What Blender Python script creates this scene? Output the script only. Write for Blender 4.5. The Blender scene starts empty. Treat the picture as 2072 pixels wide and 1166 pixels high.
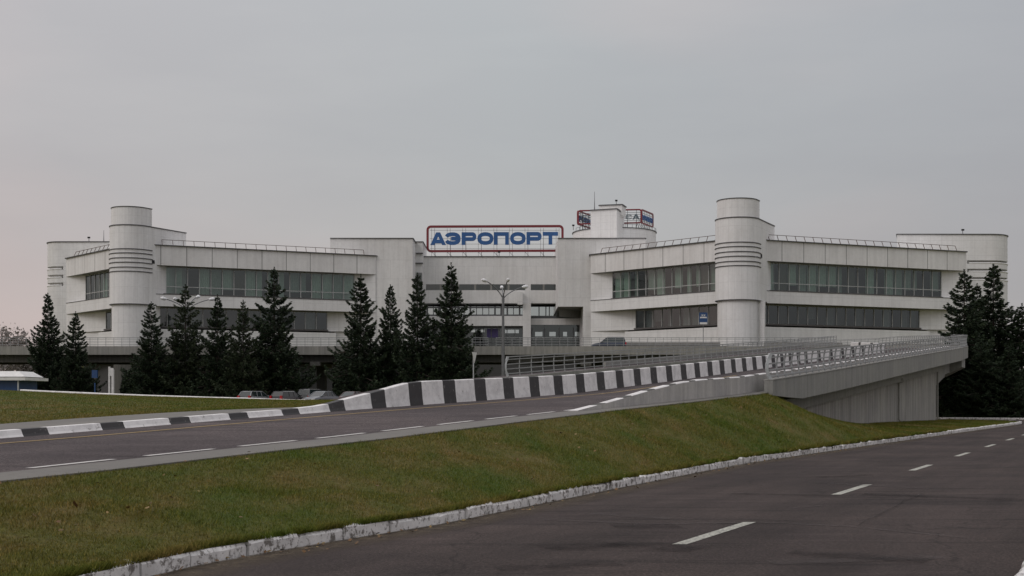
import bpy, math, random
import numpy as np
from mathutils import Vector
random.seed(7); rng = np.random.default_rng(7)
F = 2500.0; CX = 1036.0; HY = 812.0; EYE = 1.6; SL = 0.503
scene = bpy.context.scene
col = scene.collection

# ---------------------------------------------------------------- helpers
def at(px, py, Y):
    return Vector(((px - CX) / F * Y, Y, EYE + (HY - py) / F * Y))
def ax(px, Y): return (px - CX) / F * Y
def az(py, Y): return EYE + (HY - py) / F * Y
def interp(x, pts):
    if x <= pts[0][0]: return pts[0][1]
    for (a, b), (c, d) in zip(pts, pts[1:]):
        if x <= c: return b + (d - b) * (x - a) / (c - a)
    return pts[-1][1]

class MB:
    def __init__(s): s.v = []; s.f = []; s.uv = []; s.m = []; s.sm = []
    def face(s, pts, uvs=None, mi=0, smooth=False):
        b = len(s.v); s.v += [tuple(p) for p in pts]
        s.f.append(list(range(b, b + len(pts))))
        if uvs is None:
            p0, p1, p2 = Vector(pts[0]), Vector(pts[1]), Vector(pts[2])
            n = (p1 - p0).cross(p2 - p0)
            if n.length > 1e-12: n.normalize()
            if abs(n.z) > .8: uvs = [(p[0], p[1]) for p in pts]
            else:
                t = Vector((-n.y, n.x, 0)); t = t.normalized() if t.length > 1e-6 else Vector((1, 0, 0))
                uvs = [(p[0] * t.x + p[1] * t.y, p[2]) for p in pts]
        s.uv.append(uvs); s.m.append(mi); s.sm.append(smooth)
    def box(s, c, d, rz=0, mi=0):
        cx, cy, cz = c; dx, dy, dz = d[0] / 2, d[1] / 2, d[2] / 2
        co, si = math.cos(rz), math.sin(rz)
        P = [Vector((cx + x * co - y * si, cy + x * si + y * co, cz + z)) for z in (-dz, dz) for x, y in ((-dx, -dy), (dx, -dy), (dx, dy), (-dx, dy))]
        for q in ((0, 1, 5, 4), (1, 2, 6, 5), (2, 3, 7, 6), (3, 0, 4, 7), (4, 5, 6, 7), (3, 2, 1, 0)):
            s.face([P[i] for i in q], mi=mi)
        return s
    def bar(s, a, b, w, h, mi=0):
        a = Vector(a); b = Vector(b); d = (b - a)
        if d.length < 1e-6: return s
        d.normalize(); up = Vector((0, 0, 1)) if abs(d.z) < .95 else Vector((0, 1, 0))
        r = d.cross(up).normalized(); u = r.cross(d).normalized()
        A = [a + r * x * w / 2 + u * y * h / 2 for x, y in ((-1, -1), (1, -1), (1, 1), (-1, 1))]
        B = [b + r * x * w / 2 + u * y * h / 2 for x, y in ((-1, -1), (1, -1), (1, 1), (-1, 1))]
        for i in range(4):
            j = (i + 1) % 4; s.face([A[i], A[j], B[j], B[i]], mi=mi)
        s.face(A[::-1], mi=mi); s.face(B, mi=mi)
        return s
    def tube(s, path, r, n=8, mi=0):
        path = [Vector(p) for p in path]; rs = r if isinstance(r, (list, tuple)) else [r] * len(path)
        rings = []
        for i, p in enumerate(path):
            d = (path[min(i + 1, len(path) - 1)] - path[max(i - 1, 0)]).normalized()
            up = Vector((0, 0, 1)) if abs(d.z) < .9 else Vector((0, 1, 0))
            a = d.cross(up).normalized(); b = a.cross(d).normalized()
            rings.append([p + (a * math.cos(2 * math.pi * k / n) + b * math.sin(2 * math.pi * k / n)) * rs[i] for k in range(n)])
        for A, B in zip(rings, rings[1:]):
            for k in range(n):
                j = (k + 1) % n; s.face([A[k], A[j], B[j], B[k]], mi=mi, smooth=True)
        s.face(rings[0][::-1], mi=mi); s.face(rings[-1], mi=mi)
        return s
    def wall(s, pts, z0, z1, mi=0, smooth=False, u0=0):
        u = u0
        for a, b in zip(pts, pts[1:]):
            L = math.hypot(b[0] - a[0], b[1] - a[1])
            s.face([(a[0], a[1], z0), (b[0], b[1], z0), (b[0], b[1], z1), (a[0], a[1], z1)],
                   [(u, z0), (u + L, z0), (u + L, z1), (u, z1)], mi, smooth)
            u += L
        return s
    def prism(s, poly, z0, z1, mi=0, smooth=False):
        s.wall(list(poly) + [poly[0]], z0, z1, mi, smooth)
        s.face([(p[0], p[1], z1) for p in poly], mi=mi); s.face([(p[0], p[1], z0) for p in reversed(poly)], mi=mi)
        return s
    def strip(s, A, B, mi=0, smooth=False):
        u = 0
        for i in range(len(A) - 1):
            L = (Vector(A[i + 1]) - Vector(A[i])).length
            w = (Vector(A[i]) - Vector(B[i])).length
            s.face([A[i], B[i], B[i + 1], A[i + 1]], [(u, 0), (u, w), (u + L, w), (u + L, 0)], mi, smooth); u += L
        return s
    def sweep(s, path, prof, mi=0, hs=None, mif=None, cap=True):
        """prof: closed list of (lateral to the right, height); hs: per-station multiplier of height"""
        path = [Vector(p) for p in path]; rings = []
        for i, p in enumerate(path):
            d = path[min(i + 1, len(path) - 1)] - path[max(i - 1, 0)]; d.z = 0; d.normalize()
            r = Vector((d.y, -d.x, 0)); h = hs[i] if hs else 1
            rings.append([p + r * a + Vector((0, 0, b * h)) for a, b in prof])
        n = len(prof); u = 0
        for i in range(len(rings) - 1):
            A, B = rings[i], rings[i + 1]; L = (path[i + 1] - path[i]).length; v = 0
            for k in range(n):
                j = (k + 1) % n; w = (A[k] - A[j]).length
                s.face([A[k], A[j], B[j], B[k]], [(u, v), (u, v + w), (u + L, v + w), (u + L, v)], mif(i, k) if mif else mi); v += w
            u += L
        if cap: s.face(rings[0], mi=mif(0, 0) if mif else mi); s.face(rings[-1][::-1], mi=mif(len(rings) - 2, 0) if mif else mi)
        return s
    def build(s, name, mats, parent=None):
        if not s.f: return None
        o0 = Vector((0, 0, 0)); q = parent
        while q is not None: o0 += q.location; q = q.parent
        me = bpy.data.meshes.new(name)
        me.from_pydata([(a - o0.x, b - o0.y, c - o0.z) for a, b, c in s.v], [], s.f)
        ul = me.uv_layers.new(name='UVMap')
        ul.data.foreach_set('uv', [c for f in s.uv for u in f for c in u])
        if not isinstance(mats, (list, tuple)): mats = [mats]
        for m in mats: me.materials.append(m)
        me.polygons.foreach_set('material_index', s.m); me.polygons.foreach_set('use_smooth', s.sm)
        me.update()
        o = bpy.data.objects.new(name, me); col.objects.link(o)
        if parent is not None: o.parent = parent
        return o

def tag(o, label=None, cat=None, group=None, kind=None):
    if label: o['label'] = label
    if cat: o['category'] = cat
    if group: o['group'] = group
    if kind: o['kind'] = kind
    return o
def thing(name, loc, label, cat, group=None, rz=0):
    o = bpy.data.objects.new(name, None); col.objects.link(o); o.empty_display_size = .3
    o.location = loc; o.rotation_euler.z = rz
    return tag(o, label, cat, group)
def struct(name, mb, m):
    return tag(mb.build(name, m), kind='structure')
def copy_tree(o, parent=None):
    c = o.copy(); col.objects.link(c)
    if parent is not None: c.parent = parent
    for ch in list(o.children): copy_tree(ch, c)
    return c
def np_mesh(name, verts, nper, uvs, m, parent=None):
    nf = len(verts) // nper
    me = bpy.data.meshes.new(name)
    me.vertices.add(len(verts)); me.vertices.foreach_set('co', verts.astype(np.float32).ravel())
    me.loops.add(len(verts)); me.loops.foreach_set('vertex_index', np.arange(len(verts), dtype=np.int32))
    me.polygons.add(nf); me.polygons.foreach_set('loop_start', np.arange(0, len(verts), nper, dtype=np.int32))
    me.polygons.foreach_set('loop_total', np.full(nf, nper, dtype=np.int32))
    ul = me.uv_layers.new(name='UVMap'); ul.data.foreach_set('uv', uvs.astype(np.float32).ravel())
    me.materials.append(m); me.update(); me.validate()
    o = bpy.data.objects.new(name, me); col.objects.link(o)
    if parent is not None: o.parent = parent
    return o

# ---------------------------------------------------------------- materials
def newmat(name):
    m = bpy.data.materials.new(name); m.use_nodes = True; nt = m.node_tree; nt.nodes.clear()
    out = nt.nodes.new('ShaderNodeOutputMaterial'); b = nt.nodes.new('ShaderNodeBsdfPrincipled')
    nt.links.new(b.outputs[0], out.inputs[0]); return m, nt, b, out
def N(nt, t, **kw):
    n = nt.nodes.new(t)
    for k, v in kw.items():
        if k.startswith('i_'): n.inputs[int(k[2:]) if k[2:].isdigit() else k[2:]].default_value = v
        else: setattr(n, k, v)
    return n
def noise(nt, vec, scale, detail=4, rough=.6, sc=None):
    if sc:
        mp = N(nt, 'ShaderNodeMapping'); mp.inputs['Scale'].default_value = sc; nt.links.new(vec, mp.inputs[0]); vec = mp.outputs[0]
    n = N(nt, 'ShaderNodeTexNoise'); n.inputs['Scale'].default_value = scale; n.inputs['Detail'].default_value = detail; n.inputs['Roughness'].default_value = rough
    nt.links.new(vec, n.inputs['Vector']); return n.outputs['Fac']
def ramp(nt, fac, stops):
    r = N(nt, 'ShaderNodeValToRGB'); e = r.color_ramp.elements
    while len(e) < len(stops): e.new(.5)
    for q, (p, c) in zip(e, stops):
        q.position = p; q.color = (c if len(c) == 4 else (*c, 1)) if hasattr(c, '__len__') else (c, c, c, 1)
    nt.links.new(fac, r.inputs[0]); return r.outputs[0]
def mix(nt, fac, a, b, mode='MIX'):
    m = N(nt, 'ShaderNodeMix', data_type='RGBA', blend_type=mode)
    for s, v in ((m.inputs[0], fac), (m.inputs[6], a), (m.inputs[7], b)):
        if hasattr(v, 'is_linked'): nt.links.new(v, s)
        elif hasattr(v, '__len__'): s.default_value = v if len(v) == 4 else (*v, 1)
        else: s.default_value = v
    return m.outputs[2]
def coords(nt, kind='Object'):
    return N(nt, 'ShaderNodeTexCoord').outputs[kind]
def bump(nt, b, h, strength=.3, dist=.02):
    n = N(nt, 'ShaderNodeBump'); n.inputs['Strength'].default_value = strength; n.inputs['Distance'].default_value = dist
    nt.links.new(h, n.inputs['Height']); nt.links.new(n.outputs[0], b.inputs['Normal'])
def simple(name, c, rough=.6, metal=0, var=.12, scale=3, bmp=0, bscale=40, spec=None):
    m, nt, b, _ = newmat(name); co = coords(nt)
    f = noise(nt, co, scale, 5)
    lo = tuple(x * (1 - var) for x in c); hi = tuple(min(1, x * (1 + var)) for x in c)
    nt.links.new(ramp(nt, f, [(.3, lo), (.7, hi)]), b.inputs['Base Color'])
    b.inputs['Roughness'].default_value = rough; b.inputs['Metallic'].default_value = metal
    if spec is not None: b.inputs['Specular IOR Level'].default_value = spec
    if bmp: bump(nt, b, noise(nt, co, bscale, 3), bmp)
    return m
def cladding(name, c, bw, bh, mortar=.012, off=0.0, mcol=.72, streak=.10, rough=.7):
    m, nt, b, _ = newmat(name); uv = coords(nt, 'UV'); ob = coords(nt)
    br = N(nt, 'ShaderNodeTexBrick', offset=off, squash=1.0); nt.links.new(uv, br.inputs['Vector'])
    br.inputs['Scale'].default_value = 1; br.inputs['Brick Width'].default_value = bw; br.inputs['Row Height'].default_value = bh
    br.inputs['Mortar Size'].default_value = mortar; br.inputs['Mortar Smooth'].default_value = .3
    br.inputs['Color1'].default_value = (.97, .97, .97, 1); br.inputs['Color2'].default_value = (1.0, 1.0, 1.0, 1); br.inputs['Mortar'].default_value = (mcol, mcol, mcol, 1)
    st = ramp(nt, noise(nt, ob, 1.0, 5, .65, (1.6, 1.6, .10)), [(.35, 1 - streak * 1.6), (.6, 1.0)])
    bl = ramp(nt, noise(nt, ob, .22, 5, .6), [(.40, (.935, .93, .925)), (.52, (.98, .98, .98)), (.60, (1.0, 1.0, 1.0))])
    sp = ramp(nt, noise(nt, ob, 2.2, 4, .7), [(.40, .955), (.55, 1.0)])
    x = mix(nt, 1, c, br.outputs['Color'], 'MULTIPLY'); x = mix(nt, 1, x, st, 'MULTIPLY'); x = mix(nt, 1, x, bl, 'MULTIPLY'); x = mix(nt, 1, x, sp, 'MULTIPLY')
    nt.links.new(x, b.inputs['Base Color']); b.inputs['Roughness'].default_value = rough
    bump(nt, b, br.outputs['Fac'], -.4, .02)
    return m
def concrete(name, c, streak=.25, board=False, rough=.85):
    m, nt, b, _ = newmat(name); ob = coords(nt)
    st = ramp(nt, noise(nt, ob, 1.5, 6, .7, (2.2, 2.2, .12)), [(.32, 1 - streak * 1.5), (.62, 1.0)])
    bl = ramp(nt, noise(nt, ob, .5, 6, .65), [(.3, (.82, .82, .83)), (.7, (1.05, 1.04, 1.0))])
    fi = ramp(nt, noise(nt, ob, 9, 4, .7), [(.25, .86), (.7, 1.04)])
    x = mix(nt, 1, c, st, 'MULTIPLY'); x = mix(nt, 1, x, bl, 'MULTIPLY'); x = mix(nt, 1, x, fi, 'MULTIPLY')
    if board:
        w = N(nt, 'ShaderNodeTexWave', wave_type='BANDS', bands_direction='X'); w.inputs['Scale'].default_value = .9; w.inputs['Distortion'].default_value = .4
        nt.links.new(coords(nt, 'UV'), w.inputs['Vector'])
        x = mix(nt, 1, x, ramp(nt, w.outputs['Fac'], [(0, .80), (.12, 1.0)]), 'MULTIPLY')
    nt.links.new(x, b.inputs['Base Color']); b.inputs['Roughness'].default_value = rough
    bump(nt, b, noise(nt, ob, 18, 5, .7), .35, .02)
    return m
def paint(name, c, under, wear=.36, scale=6, rough=.6):
    m, nt, b, _ = newmat(name); ob = coords(nt)
    n1 = noise(nt, ob, scale, 8, .75); k = ramp(nt, n1, [(wear - .03, 1), (wear + .03, 0)])
    d = ramp(nt, noise(nt, ob, 2.2, 6, .75), [(.38, .80), (.56, 1.03)])
    x = mix(nt, 1, c, d, 'MULTIPLY'); x = mix(nt, k, x, under)
    nt.links.new(x, b.inputs['Base Color']); b.inputs['Roughness'].default_value = rough
    bump(nt, b, noise(nt, ob, 30, 4, .7), .5, .01)
    return m
def asphalt(name, c, along=(SL, 1), patch=.2):
    m, nt, b, _ = newmat(name); ob = coords(nt)
    mp = N(nt, 'ShaderNodeMapping'); mp.inputs['Rotation'].default_value = (0, 0, math.atan(SL)); nt.links.new(ob, mp.inputs[0]); r = mp.outputs[0]
    a = ramp(nt, noise(nt, r, .8, 6, .65, (1.2, .12, 1)), [(.38, 1 - patch), (.62, 1 + patch)])
    p = ramp(nt, noise(nt, ob, .25, 6, .6), [(.38, (.80, .78, .79)), (.5, (1, .98, .97)), (.62, (1.22, 1.18, 1.15))])
    g = ramp(nt, noise(nt, ob, 34, 5, .9), [(.40, .50), (.5, .95), (.60, 1.9)])
    h = ramp(nt, noise(nt, ob, 14, 4, .7), [(.38, .82), (.62, 1.2)])
    sk = ramp(nt, noise(nt, ob, 1, 4, .55, (.22, 2.2, 1)), [(.36, .68), (.44, 1.0), (.58, 1.0), (.66, 1.25)])
    x = c
    for q in (a, p, g, h, sk): x = mix(nt, 1, x, q, 'MULTIPLY')
    # thin cracks
    vo = N(nt, 'ShaderNodeTexVoronoi', feature='DISTANCE_TO_EDGE'); vo.inputs['Scale'].default_value = .16
    wn = N(nt, 'ShaderNodeTexNoise'); wn.inputs['Scale'].default_value = 1.2; nt.links.new(ob, wn.inputs['Vector'])
    wv = N(nt, 'ShaderNodeVectorMath', operation='ADD'); nt.links.new(ob, wv.inputs[0]); nt.links.new(wn.outputs['Color'], wv.inputs[1]); nt.links.new(wv.outputs[0], vo.inputs['Vector'])
    x = mix(nt, 1, x, ramp(nt, vo.outputs['Distance'], [(.0015, .55), (.004, 1.0)]), 'MULTIPLY')
    nt.links.new(x, b.inputs['Base Color']); b.inputs['Roughness'].default_value = .9; b.inputs['Specular IOR Level'].default_value = .22
    bump(nt, b, noise(nt, ob, 90, 3, .8), .6, .01)
    return m
def glass(name, tint, refl, rough=.03):
    m, nt, b, out = newmat(name); nt.nodes.remove(b)
    t = N(nt, 'ShaderNodeBsdfTransparent'); t.inputs[0].default_value = (*tint, 1)
    g = N(nt, 'ShaderNodeBsdfGlossy'); g.inputs['Roughness'].default_value = rough; g.inputs[0].default_value = (.85, .92, .92, 1)
    ob = coords(nt); bp = N(nt, 'ShaderNodeBump'); bp.inputs['Strength'].default_value = .12; bp.inputs['Distance'].default_value = .02
    nt.links.new(noise(nt, ob, .7, 2), bp.inputs['Height']); nt.links.new(bp.outputs[0], g.inputs['Normal'])
    lw = N(nt, 'ShaderNodeLayerWeight'); lw.inputs['Blend'].default_value = .25
    mr = N(nt, 'ShaderNodeMapRange'); mr.inputs['To Min'].default_value = refl; mr.inputs['To Max'].default_value = .9
    nt.links.new(lw.outputs['Fresnel'], mr.inputs['Value'])
    ms = N(nt, 'ShaderNodeMixShader'); nt.links.new(mr.outputs[0], ms.inputs[0]); nt.links.new(t.outputs[0], ms.inputs[1]); nt.links.new(g.outputs[0], ms.inputs[2])
    nt.links.new(ms.outputs[0], out.inputs[0]); return m
def foliage(name, stops, rough=.6, big=1.2):
    m, nt, b, _ = newmat(name); uv = coords(nt, 'UV'); ob = coords(nt)
    sx = N(nt, 'ShaderNodeSeparateXYZ'); nt.links.new(uv, sx.inputs[0])
    c = ramp(nt, sx.outputs[0], stops)
    x = mix(nt, 1, c, ramp(nt, noise(nt, ob, big, 4), [(.3, .7), (.7, 1.3)]), 'MULTIPLY')
    nt.links.new(x, b.inputs['Base Color']); b.inputs['Roughness'].default_value = rough; b.inputs['Specular IOR Level'].default_value = .2
    return m
def lawnmat(name, blades=False):
    m, nt, b, _ = newmat(name); ob = coords(nt)
    big = noise(nt, ob, .22, 5, .6); mid = noise(nt, ob, 1.3, 5, .65, (1, .55, 1))
    c1 = ramp(nt, big, [(.38, (.056, .084, .012)), (.5, (.096, .092, .024)), (.60, (.145, .106, .046))])
    c2 = ramp(nt, mid, [(.34, (.046, .080, .010)), (.5, (.092, .094, .024)), (.66, (.150, .110, .052))])
    x = mix(nt, .55, c1, c2); x = mix(nt, 1, x, (1.14, 1.20, .95), 'MULTIPLY')
    if blades:
        sx = N(nt, 'ShaderNodeSeparateXYZ'); nt.links.new(coords(nt, 'UV'), sx.inputs[0])
        x = mix(nt, 1, x, ramp(nt, sx.outputs[0], [(0, (.6, .64, .5)), (.5, (1.05, 1.08, .85)), (.85, (1.4, 1.3, 1.15)), (1, (2.3, 1.8, 1.7))]), 'MULTIPLY')
    else:
        x = mix(nt, 1, x, ramp(nt, noise(nt, ob, 14, 5, .75), [(.3, .55), (.7, 1.35)]), 'MULTIPLY')
        bump(nt, b, noise(nt, ob, 22, 4, .8), .9, .06)
    nt.links.new(x, b.inputs['Base Color']); b.inputs['Roughness'].default_value = .75; b.inputs['Specular IOR Level'].default_value = .15
    return m

M = {}
WC = (.775, .775, .77)
M['wall'] = cladding('white_stone_cladding', WC, 1.8, 1.2, .022, .0, .80, .05)
M['tower'] = cladding('white_tower_cladding', (.79, .79, .785), .9, 2.6, .022, .0, .82, .06)
M['panel'] = cladding('white_parapet_panel', (.77, .765, .755), 3.75, 60, .07, 0, .36, .07)
M['rough_wall'] = cladding('weathered_white_render', (.73, .728, .72), 2.4, 3.0, .03, .5, .82, .06)
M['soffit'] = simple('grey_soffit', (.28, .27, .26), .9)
M['coping'] = simple('dark_metal_coping', (.085, .085, .09), .5, .3)
M['frame'] = simple('grey_window_frame', (.42, .43, .42), .5, .2)
M['darkframe'] = simple('dark_window_frame', (.09, .095, .10), .5, .2)
M['sill'] = simple('dark_sill', (.085, .08, .078), .6)
M['glass'] = glass('green_grey_glass', (.62, .74, .68), .10)
M['dglass'] = glass('dark_glass', (.42, .45, .45), .10)
M['bglass'] = glass('sky_reflecting_glass', (.4, .45, .45), .62, .01)  # mirror-like panes stand in for sky seen through the hall
M['interior'] = simple('dark_room_and_deck_shade', (.055, .055, .055), .9)  # dark rooms; on ground floors it stands in for shade under the deck
M['curtA'] = simple('pale_green_curtain', (.52, .57, .53), .9)
M['curtB'] = simple('grey_curtain', (.36, .39, .37), .9)
M['curtC'] = simple('brown_curtain', (.14, .12, .105), .9)
M['rust'] = simple('rusty_brown_rail', (.11, .075, .065), .7)
M['galv'] = simple('galvanised_steel', (.30, .31, .315), .55, .15)
M['galvl'] = simple('pale_galvanised_steel', (.42, .44, .45), .5, .2)
M['conc'] = concrete('grey_concrete', (.30, .30, .285), .18)
M['concd'] = concrete('stained_shaded_concrete', (.11, .108, .10), .3)  # stained barrier gaps; elsewhere shade under the decks is put into the colour
M['concl'] = concrete('pale_concrete', (.33, .325, .305), .22)
M['concw'] = concrete('board_marked_concrete', (.40, .39, .37), .32, True)
M['conc_b'] = concrete('barrier_concrete', (.50, .485, .47), .2)
M['pave'] = concrete('pavement_concrete', (.175, .168, .155), .05)
M['asph'] = asphalt('old_asphalt', (.043, .0335, .031))
M['asph2'] = asphalt('ramp_asphalt', (.072, .061, .062), patch=.08)
M['wpaint'] = paint('white_barrier_paint', (.76, .745, .735), (.26, .25, .23), .37, 7)
M['bpaint'] = paint('black_barrier_paint', (.030, .028, .029), (.15, .14, .135), .38, 6)
M['kpaint'] = paint('chipped_kerb_paint', (.74, .725, .71), (.17, .155, .14), .46, 8)
M['line'] = paint('white_road_paint', (.62, .61, .58), (.08, .075, .075), .36, 16)
M['linew'] = paint('worn_road_paint', (.42, .42, .36), (.10, .095, .09), .46, 20)
M['yline'] = paint('yellow_road_paint', (.30, .20, .05), (.09, .08, .065), .38, 9)
M['lawn'] = lawnmat('lawn_ground'); M['blade'] = lawnmat('grass_blades', True)
M['needle'] = foliage('spruce_needles', [(0, (.010, .018, .011)), (.6, (.022, .036, .019)), (1, (.050, .070, .034))])
M['pine'] = foliage('pine_needles', [(0, (.013, .022, .012)), (.6, (.030, .044, .022)), (1, (.058, .072, .036))])
M['autumn'] = foliage('haze_grey_autumn_tree', [(0, (.20, .18, .17)), (1, (.30, .27, .25))])  # pale grey puts the haze of distance into leaf and branch colour
M['bark'] = simple('bark', (.045, .035, .028), .9, bmp=.5)
M['leafm'] = foliage('fallen_leaf', [(0, (.09, .05, .025)), (.5, (.16, .09, .04)), (1, (.22, .16, .06))])
M['red'] = simple('red_sign_tube', (.17, .018, .024), .45)
M['blue'] = simple('blue_sign_letter', (.022, .095, .27), .45)
M['teal'] = simple('letter_back', (.09, .12, .14), .6)
M['steel'] = simple('thin_steel', (.22, .22, .22), .6)
M['pole'] = simple('grey_lamp_pole', (.16, .165, .17), .5, .3)
M['lampw'] = simple('white_lamp_head', (.72, .73, .74), .35)
M['white'] = simple('white_enamel', (.66, .66, .64), .4)
M['bluep'] = simple('blue_paint', (.016, .06, .17), .4)
M['yellow'] = simple('yellow_paint', (.5, .36, .03), .5)
M['black'] = simple('black_rubber', (.012, .012, .013), .8)
M['purple'] = simple('purple_banner', (.05, .035, .13), .6)
M['redlens'] = simple('red_tail_lens', (.42, .02, .025), .25)
M['clearlens'] = simple('clear_lens', (.6, .6, .58), .15)
def carpaint(name, c, metal=.4):
    m, nt, b, _ = newmat(name); b.inputs['Base Color'].default_value = (*c, 1); b.inputs['Metallic'].default_value = metal
    b.inputs['Roughness'].default_value = .32; b.inputs['Coat Weight'].default_value = .7; b.inputs['Coat Roughness'].default_value = .06
    f = noise(nt, coords(nt), 5, 4); nt.links.new(ramp(nt, f, [(.3, .30), (.7, .42)]), b.inputs['Roughness']); return m
M['car_silver'] = carpaint('silver_car_paint', (.30, .31, .32)); M['car_dark'] = carpaint('dark_car_paint', (.03, .03, .035))
M['car_grey'] = carpaint('grey_car_paint', (.12, .135, .15)); M['car_blue'] = carpaint('dark_blue_car_paint', (.018, .03, .055)); M['car_maroon'] = carpaint('maroon_car_paint', (.05, .012, .015))
m, nt, b, _ = newmat('car_glass'); b.inputs['Base Color'].default_value = (.02, .03, .03, 1); b.inputs['Roughness'].default_value = .05; b.inputs['Specular IOR Level'].default_value = .8; M['carglass'] = m

# ---------------------------------------------------------------- plan of the roads
RZ = [(2, .3), (8, .47), (14, .66), (16, .72), (18, .80), (20, .875), (22, .95), (24, 1.04), (26, 1.13), (28, 1.22), (30, 1.305), (32, 1.39), (38, 1.62), (44, 1.87), (52.7, 2.42), (68.75, 3.5), (80, 4.25), (95, 5.25), (103.5, 5.7), (113, 6.2), (125, 6.85), (140, 7.6), (150, 8.1), (158, 8.3), (400, 8.3)]
def rz(Y): return interp(Y, RZ)
def U(u, Y, dz=0): return Vector((u + SL * Y, Y, rz(Y) + dz))
RE = [(34.58, 95), (38.2, 103.5), (41.2, 113), (44, 125), (46.5, 140), (47.5, 150), (46.6, 158), (42.5, 164), (34, 167)]
LE = [(27.8, 95), (31.6, 105), (34.9, 115.5), (37.7, 127), (40.1, 141), (41.2, 150), (40.8, 153), (39.5, 154.8), (34, 155)]
def edge(u, Y0, Y1, step=1.0, far=False, dz=0, lat=0):
    n = max(2, int((Y1 - Y0) / step)); P = [U(u, Y0 + (Y1 - Y0) * i / n, dz) for i in range(n + 1)]
    return P
def far_edge(tr, dz=0, off=0):
    P = []
    for (a, b), (c, d) in zip(LE, RE):
        x = a + (c - a) * tr; y = b + (d - b) * tr
        dx, dy = c - a, d - b; L = math.hypot(dx, dy)
        P.append(Vector((x + dx / L * off, y + dy / L * off, rz(min(b, d)) + dz if False else rz((b + d) / 2) + dz)))
    return P
def K_X(Y):
    return interp(Y, [(2, -5.0), (6, -4.6), (8, -4.2), (10.1, -3.68), (12.35, -2.98), (14.2, -1.99), (15.9, -1.02), (19.4, .5), (23.1, 2.1), (31.7, 5.93), (38.5, 9.57), (48.2, 14.8), (58.8, 20.5), (83.3, 33.9), (88, 36.0)])

# ---------------------------------------------------------------- ground
def sstep(x): x = max(0, min(1, x)); return x * x * (3 - 2 * x)
def ground_z(X, Y):
    u = X - SL * Y
    pl = 1.2 + .65 * sstep((-X - 12) / 18) * (1 - sstep((Y - 70) / 60))
    k = sstep((-u - 15) / 9)
    if Y < 78: pl = .25 + (pl - .25) * sstep((Y - 62) / 14)
    if Y > 100 and u > -60: k = sstep((-u - 28) / 20)
    return -.06 + (pl) * k
g = MB(); xs = sorted(set([-1500, -900, -500, -300, -200, -150] + list(np.arange(-120, 121, 5.0)) + [150, 200, 300, 500, 900, 1500]))
ys = sorted(set([-200, -60, -20] + list(np.arange(-5, 221, 5.0)) + [260, 340, 500, 800, 1300, 2500]))
vid = {}
gv = []; gf = []
for j, y in enumerate(ys):
    for i, x in enumerate(xs): vid[i, j] = len(gv); gv.append((x, y, ground_z(x, y)))
for j in range(len(ys) - 1):
    for i in range(len(xs) - 1):
        g.face([gv[vid[i, j]], gv[vid[i + 1, j]], gv[vid[i + 1, j + 1]], gv[vid[i, j + 1]]], smooth=True)
struct('ground', g, M['lawn'])

# lower road
lo = MB(); Ys = [2, 5, 8, 10, 12, 14, 16, 19, 23, 28, 34, 42, 52, 64, 76, 86]
A = [Vector((K_X(y) + .02, y, 0)) for y in Ys]; B = [Vector((-.98 + SL * y, y, 0)) for y in Ys]
B[0].x = A[0].x + 8; lo.strip([Vector((A[0].x, -12, 0))] + A, [Vector((A[0].x + 9, -12, 0))] + B)
lo.face([(A[-1].x, 86, 0), (B[-1].x, 86, 0), (52, 92, 0), (75, 90, 0), (110, 85, 0), (110, 99, 0), (62, 100, 0), (45, 104.5, 0), (38, 110.8, 0), (-10, 112.5, 0), (-10, 99, 0), (28, 98, 0), (35, 96, 0), (37.2, 92, 0), (36.6, 89, 0)])
struct('road', lo, M['asph'])
# centre line dashes
dl = MB()
for k in range(9):
    y0 = 2500 * EYE / 290 + k * 0; inv = .003448 + 0
    Z0 = 13.79 + 7.35 * k; Z1 = Z0 + 2.54; u = -5.07 - .02 * k; w = .085
    dl.face([(u - w + SL * Z0, Z0, .004), (u + w + SL * Z0, Z0, .004), (u + w + SL * Z1, Z1, .004), (u - w + SL * Z1, Z1, .004)])
struct('road_marking', dl, M['linew'])
# faint cracks/sealed seams on the lower road, as thin low ribbons
def path_kerb(pts, name, w=.15, h=.15, L=1.0, jit=.022, m='kpaint', skip=(), chamf=.03, wob=True):
    mb = MB(); pts = [Vector(p) for p in pts]; seg = 0; pos = 0.0; cur = pts[0].copy(); i = 0; stones = []
    # resample
    P = [pts[0]]; rest = L; k = 0; a = pts[0]
    while k < len(pts) - 1:
        b = pts[k + 1]; d = (b - a).length
        if d >= rest: a = a + (b - a) * rest / d; P.append(a.copy()); rest = L * random.uniform(.8, 1.15)
        else: rest -= d; a = b; k += 1
    for q in range(len(P) - 1):
        if q in skip: continue
        a, b = P[q], P[q + 1]; d = (b - a).normalized(); n = Vector((-d.y, d.x, 0))
        j1, j2 = random.uniform(-jit, jit), random.uniform(-jit, jit); hz = random.uniform(-jit, jit); 
        a2 = a + d * .008 + n * j1; b2 = b - d * .008 + n * j2
        ns = 5
        prof = [(0, -.1), (0, h - chamf), (-chamf * .9, h), (-w, h), (-w, -.1)]
        pa = [a2.lerp(b2, t / ns) for t in range(ns + 1)]
        rings = []
        for t, p in enumerate(pa):
            r = -n; e = 1
            rings.append([p + r * (x + (random.uniform(-.006, .006) if wob and 0 < y_ else 0)) + Vector((0, 0, y_ + hz + (random.uniform(-.012, .006) if wob and y_ > 0 else 0))) for x, y_ in prof])
        for R1, R2 in zip(rings, rings[1:]):
            for z in range(4): mb.face([R1[z], R1[z + 1], R2[z + 1], R2[z]])
        mb.face(rings[0][::-1]); mb.face(rings[-1])
    return struct(name, mb, M[m])
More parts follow.
